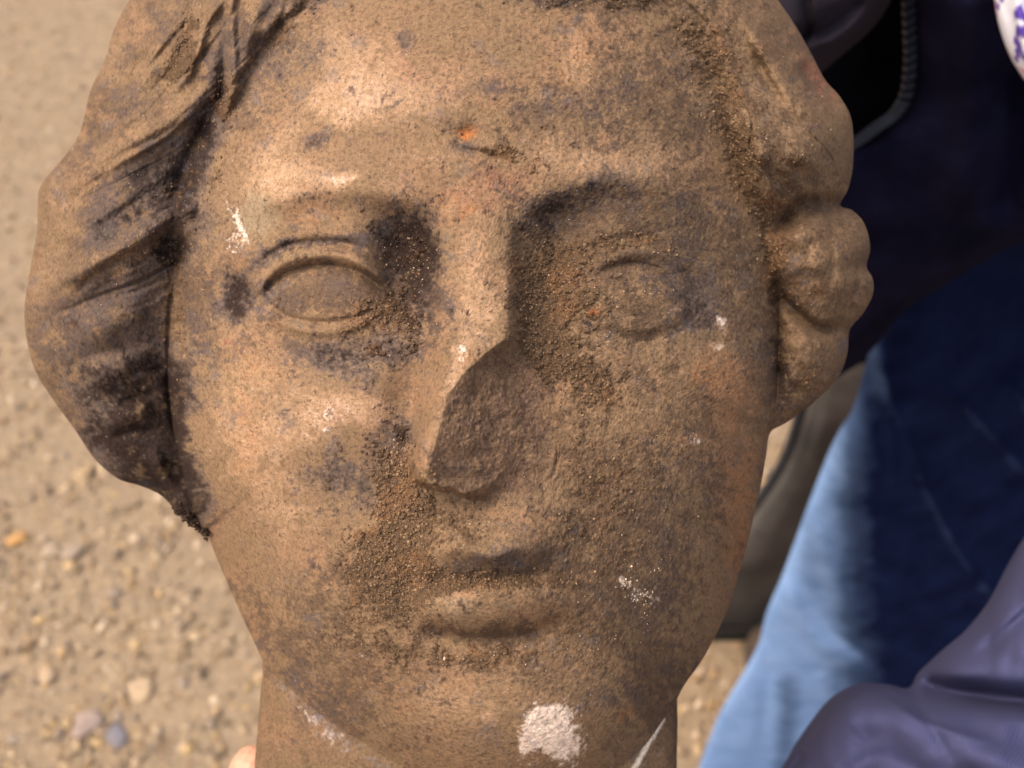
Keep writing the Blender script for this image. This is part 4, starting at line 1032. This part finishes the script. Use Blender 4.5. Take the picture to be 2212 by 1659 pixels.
def scarf_mat():
    g = NT('floral_print')
    v = g.n('ShaderNodeTexVoronoi'); v.inputs['Scale'].default_value = 42; g.l(g.tc.outputs['Object'], v.inputs['Vector'])
    n = g.noise(55, 3, 0.6); n2 = g.noise(90, 2, 0.5)
    c = g.ramp(n, [(0.42, (.82, .80, .84)), (0.55, (.80, .78, .82)), (0.60, (.60, .06, .12)), (0.72, (.75, .10, .35))])
    m = g.ramp(n2, [(0.55, (0, 0, 0)), (0.60, (1, 1, 1))]); bw = g.n('ShaderNodeRGBToBW'); g.l(m, bw.inputs[0])
    c = g.mix(bw.outputs[0], c, (.10, .05, .35))
    return g.out(c, 0.7, None, 0.3)
S3 = [(2142, -90), (2150, 15), (2163, 72), (2184, 126), (2212, 172), (2262, 235), (2330, 180), (2400, -60), (2360, -300), (2230, -360), (2150, -240)]
part_relief('scarf', S3, (2255.0, -70.0), 90, 0.41, 2.0e-4, scarf_mat(), ridges=[([(2190, -100), (2205, 40), (2240, 160)], 26, 14, 18), ([(2225, -100), (2235, 60), (2255, 170)], -30, 12, 12)], noise=(6, 60), back=90, n=3)

# continuous body under the clothes, with both hands
def build_body():
    bmv = []; edges = []; rad = []
    def v(p, r): bmv.append(tuple(np.asarray(p, float) - PB)); rad.append(r); return len(bmv) - 1
    def chain(pts, start=None):
        prev = start; ids = []
        for p, r in pts:
            k = v(p, r); ids.append(k)
            if prev is not None: edges.append((prev, k))
            prev = k
        return ids
    W = lambda px, py, D: at(px, py, D)[0]
    pel = v((.56, .68, .98), .10)
    sp = chain([((.50, .72, 1.10), .115), ((.50, .71, 1.24), .125), ((.50, .70, 1.37), .11), ((.50, .69, 1.45), .06), ((.50, .67, 1.52), .055), ((.49, .65, 1.60), .085), ((.49, .65, 1.68), .085), ((.49, .66, 1.73), .05)], pel)
    chest = sp[2]
    for sx in (-1, 1):
        chain([((.56 + .09 * sx, .62, .90), .07), ((.58 + .10 * sx, .60, .70), .055), ((.58 + .10 * sx, .60, .50), .045), ((.56 + .10 * sx, .60, .30), .04), ((.54 + .10 * sx, .60, .10), .03), ((.54 + .10 * sx, .56, .05), .026), ((.54 + .10 * sx, .50, .04), .02)], pel)
    # left hand of the person (right in the picture) comes from below right and grips the neck
    wr = W(1180, 2120, .405); palm = W(1010, 1960, .425)
    arm = chain([((.66, .70, 1.38), .055), ((.66, .56, 1.24), .045), (W(2350, 1650, .46), .036), (W(1750, 2020, .42), .03), (wr, .024), (palm, .022)], chest)
    pk = arm[-1]
    for k, (dx, dy) in enumerate(((0, 0), (10, 120), (30, 240), (60, 345))):
        s_ = (1.0, 1.06, 1.0, .85)[k]
        chain([(W(900 + dx, 1850 + dy * .8, .415), .0095), (W(700, 1800 + dy, .405), .0092 * s_), (W(575, 1760 + dy, .372), .0086 * s_), (W(540, 1690 + dy, .345), .0092 * s_), (W(552, 1628 + dy, .336), .0090 * s_)], pk)
    chain([(W(1220, 1960, .41), .012), (W(1420, 1930, .385), .010), (W(1500, 1840, .35), .0095), (W(1490, 1780, .33), .0085)], pk)
    # other hand supports the back of the stone head
    arm = chain([((.33, .68, 1.38), .055), ((.27, .50, 1.40), .042), (W(1850, -150, .46), .034), (W(1650, 60, .46), .026), (W(1520, 180, .46), .023)], chest)
    pk = arm[-1]
    for k in range(4):
        chain([(W(1430 - 20 * k, 130 + 60 * k, .455), .009), (W(1300 - 20 * k, 130 + 80 * k, .45), .0086), (W(1200, 130 + 95 * k, .435), .008), (W(1130, 130 + 100 * k, .425), .007)], pk)
    chain([(W(1520, 350, .455), .011), (W(1470, 450, .44), .0095), (W(1400, 520, .43), .0085)], pk)
    me = bpy.data.meshes.new('body'); me.from_pydata(bmv, edges, []); me.update()
    o = link('body', me, PERSON)
    mod = o.modifiers.new('skin', 'SKIN')
    lay = me.skin_vertices[0].data if len(me.skin_vertices) else None
    if lay is None:
        bm = bmesh.new(); bm.from_mesh(me); bm.verts.layers.skin.verify(); bm.to_mesh(me); bm.free(); lay = me.skin_vertices[0].data
    for i, r in enumerate(rad):
        lay[i].radius = (r, r); lay[i].use_root = (i == 0)
    sub = o.modifiers.new('sub', 'SUBSURF'); sub.levels = 2; sub.render_levels = 2
    g = NT('skin'); n = g.noise(120, 3); c = g.ramp(n, [(0.3, (.52, .27, .17)), (0.7, (.62, .34, .22))])
    g.b.inputs['Subsurface Weight'].default_value = 0.15; g.b.inputs['Subsurface Scale'].default_value = 0.004
    me.materials.append(g.out(c, 0.5, g.bump(n, 0.2, 0.0005), 0.4))
build_body()

def boots():
    g = fabric('brown_leather', (.05, .035, .025), (.09, .06, .04), 20)
    for sx in (-1, 1):
        bx = .54 + .11 * sx
        sec = [(-.13, .030, .022), (-.12, .042, .035), (-.05, .050, .05), (.02, .046, .075), (.07, .046, .11), (.12, .042, .12), (.145, .03, .10)]
        V = []; n = 14
        for yy, w, h in sec:
            for k in range(n):
                a = 2 * math.pi * k / n
                V.append((bx + w * math.cos(a), .60 + yy, max(0.012, h * .5 + h * .5 * math.sin(a))))
        Q = [[i * n + k, i * n + (k + 1) % n, (i + 1) * n + (k + 1) % n, (i + 1) * n + k] for i in range(len(sec) - 1) for k in range(n)]
        V += [(bx, .60 + sec[0][0] - .01, .015), (bx, .60 + sec[-1][0] + .01, .05)]
        T = [[len(V) - 2, (k + 1) % n, k] for k in range(n)] + [[len(V) - 1, (len(sec) - 1) * n + k, (len(sec) - 1) * n + (k + 1) % n] for k in range(n)]
        link('boot', mesh_np('boot', np.array(V) - PB, Q, T, g), PERSON)
boots()

# ------------------------------------------------------------------ larger stones on the soil
def stones():
    L = [(112, 1192, 22, (.40, .30, .20), 'rounded cream pebble, left one of a touching pair on the soil'),
         (158, 1196, 26, (.36, .27, .19), 'flat beige pebble, right one of a touching pair on the soil'),
         (306, 1492, 34, (.46, .33, .20), 'large pale yellow pebble on the gravel left of the marble neck'),
         (190, 1568, 34, (.34, .25, .20), 'broad pinkish grey pebble near the lower left corner'),
         (256, 1592, 26, (.20, .18, .19), 'dark slate grey pebble just right of the pinkish one'),
         (38, 1166, 20, (.52, .28, .10), 'small amber orange pebble at the left edge of the picture'),
         (182, 1028, 26, (.42, .29, .16), 'yellowish flat stone under the hanging marble curl'),
         (105, 1460, 24, (.44, .31, .19), 'cream yellow pebble at the lower left, alone on bare soil'),
         (1560, 1645, 40, (.42, .33, .24), 'tan stone on the gravel between marble neck and jeans')]
    V0, F0 = ico(3)
    for i, (x, y, r, c, lab) in enumerate(L):
        ray = rays([x], [y])[0]; P = CAM + ray * (-CAM[2] / ray[2])
        R = r / FPX * (1.6 / -ray[2]) * 1.0
        V = V0 * (1 + 0.16 * np.sin(V0 @ np.array([3.1, 1.7, 2.3]) + i)[:, None] + 0.05 * np.sin(V0 @ np.array([-4.1, 5.7, 3.3]) + 2 * i)[:, None]) * np.array([R, R * .8, R * .38])
        g = NT('pebble_surface'); n = g.noise(150, 4); cc = g.ramp(n, [(0.3, tuple(v * .6 for v in c)), (0.7, tuple(v * .95 for v in c))])
        o = link('pebble', mesh_np('pebble', V, None, F0, g.out(cc, 0.8, g.bump(n, .4, .001), .3)), label=lab, cat='pebble', group='larger pebbles on the soil', loc=P + np.array([0, 0, R * .22]))
        o.rotation_euler[2] = i * 1.3
stones()
#@@END
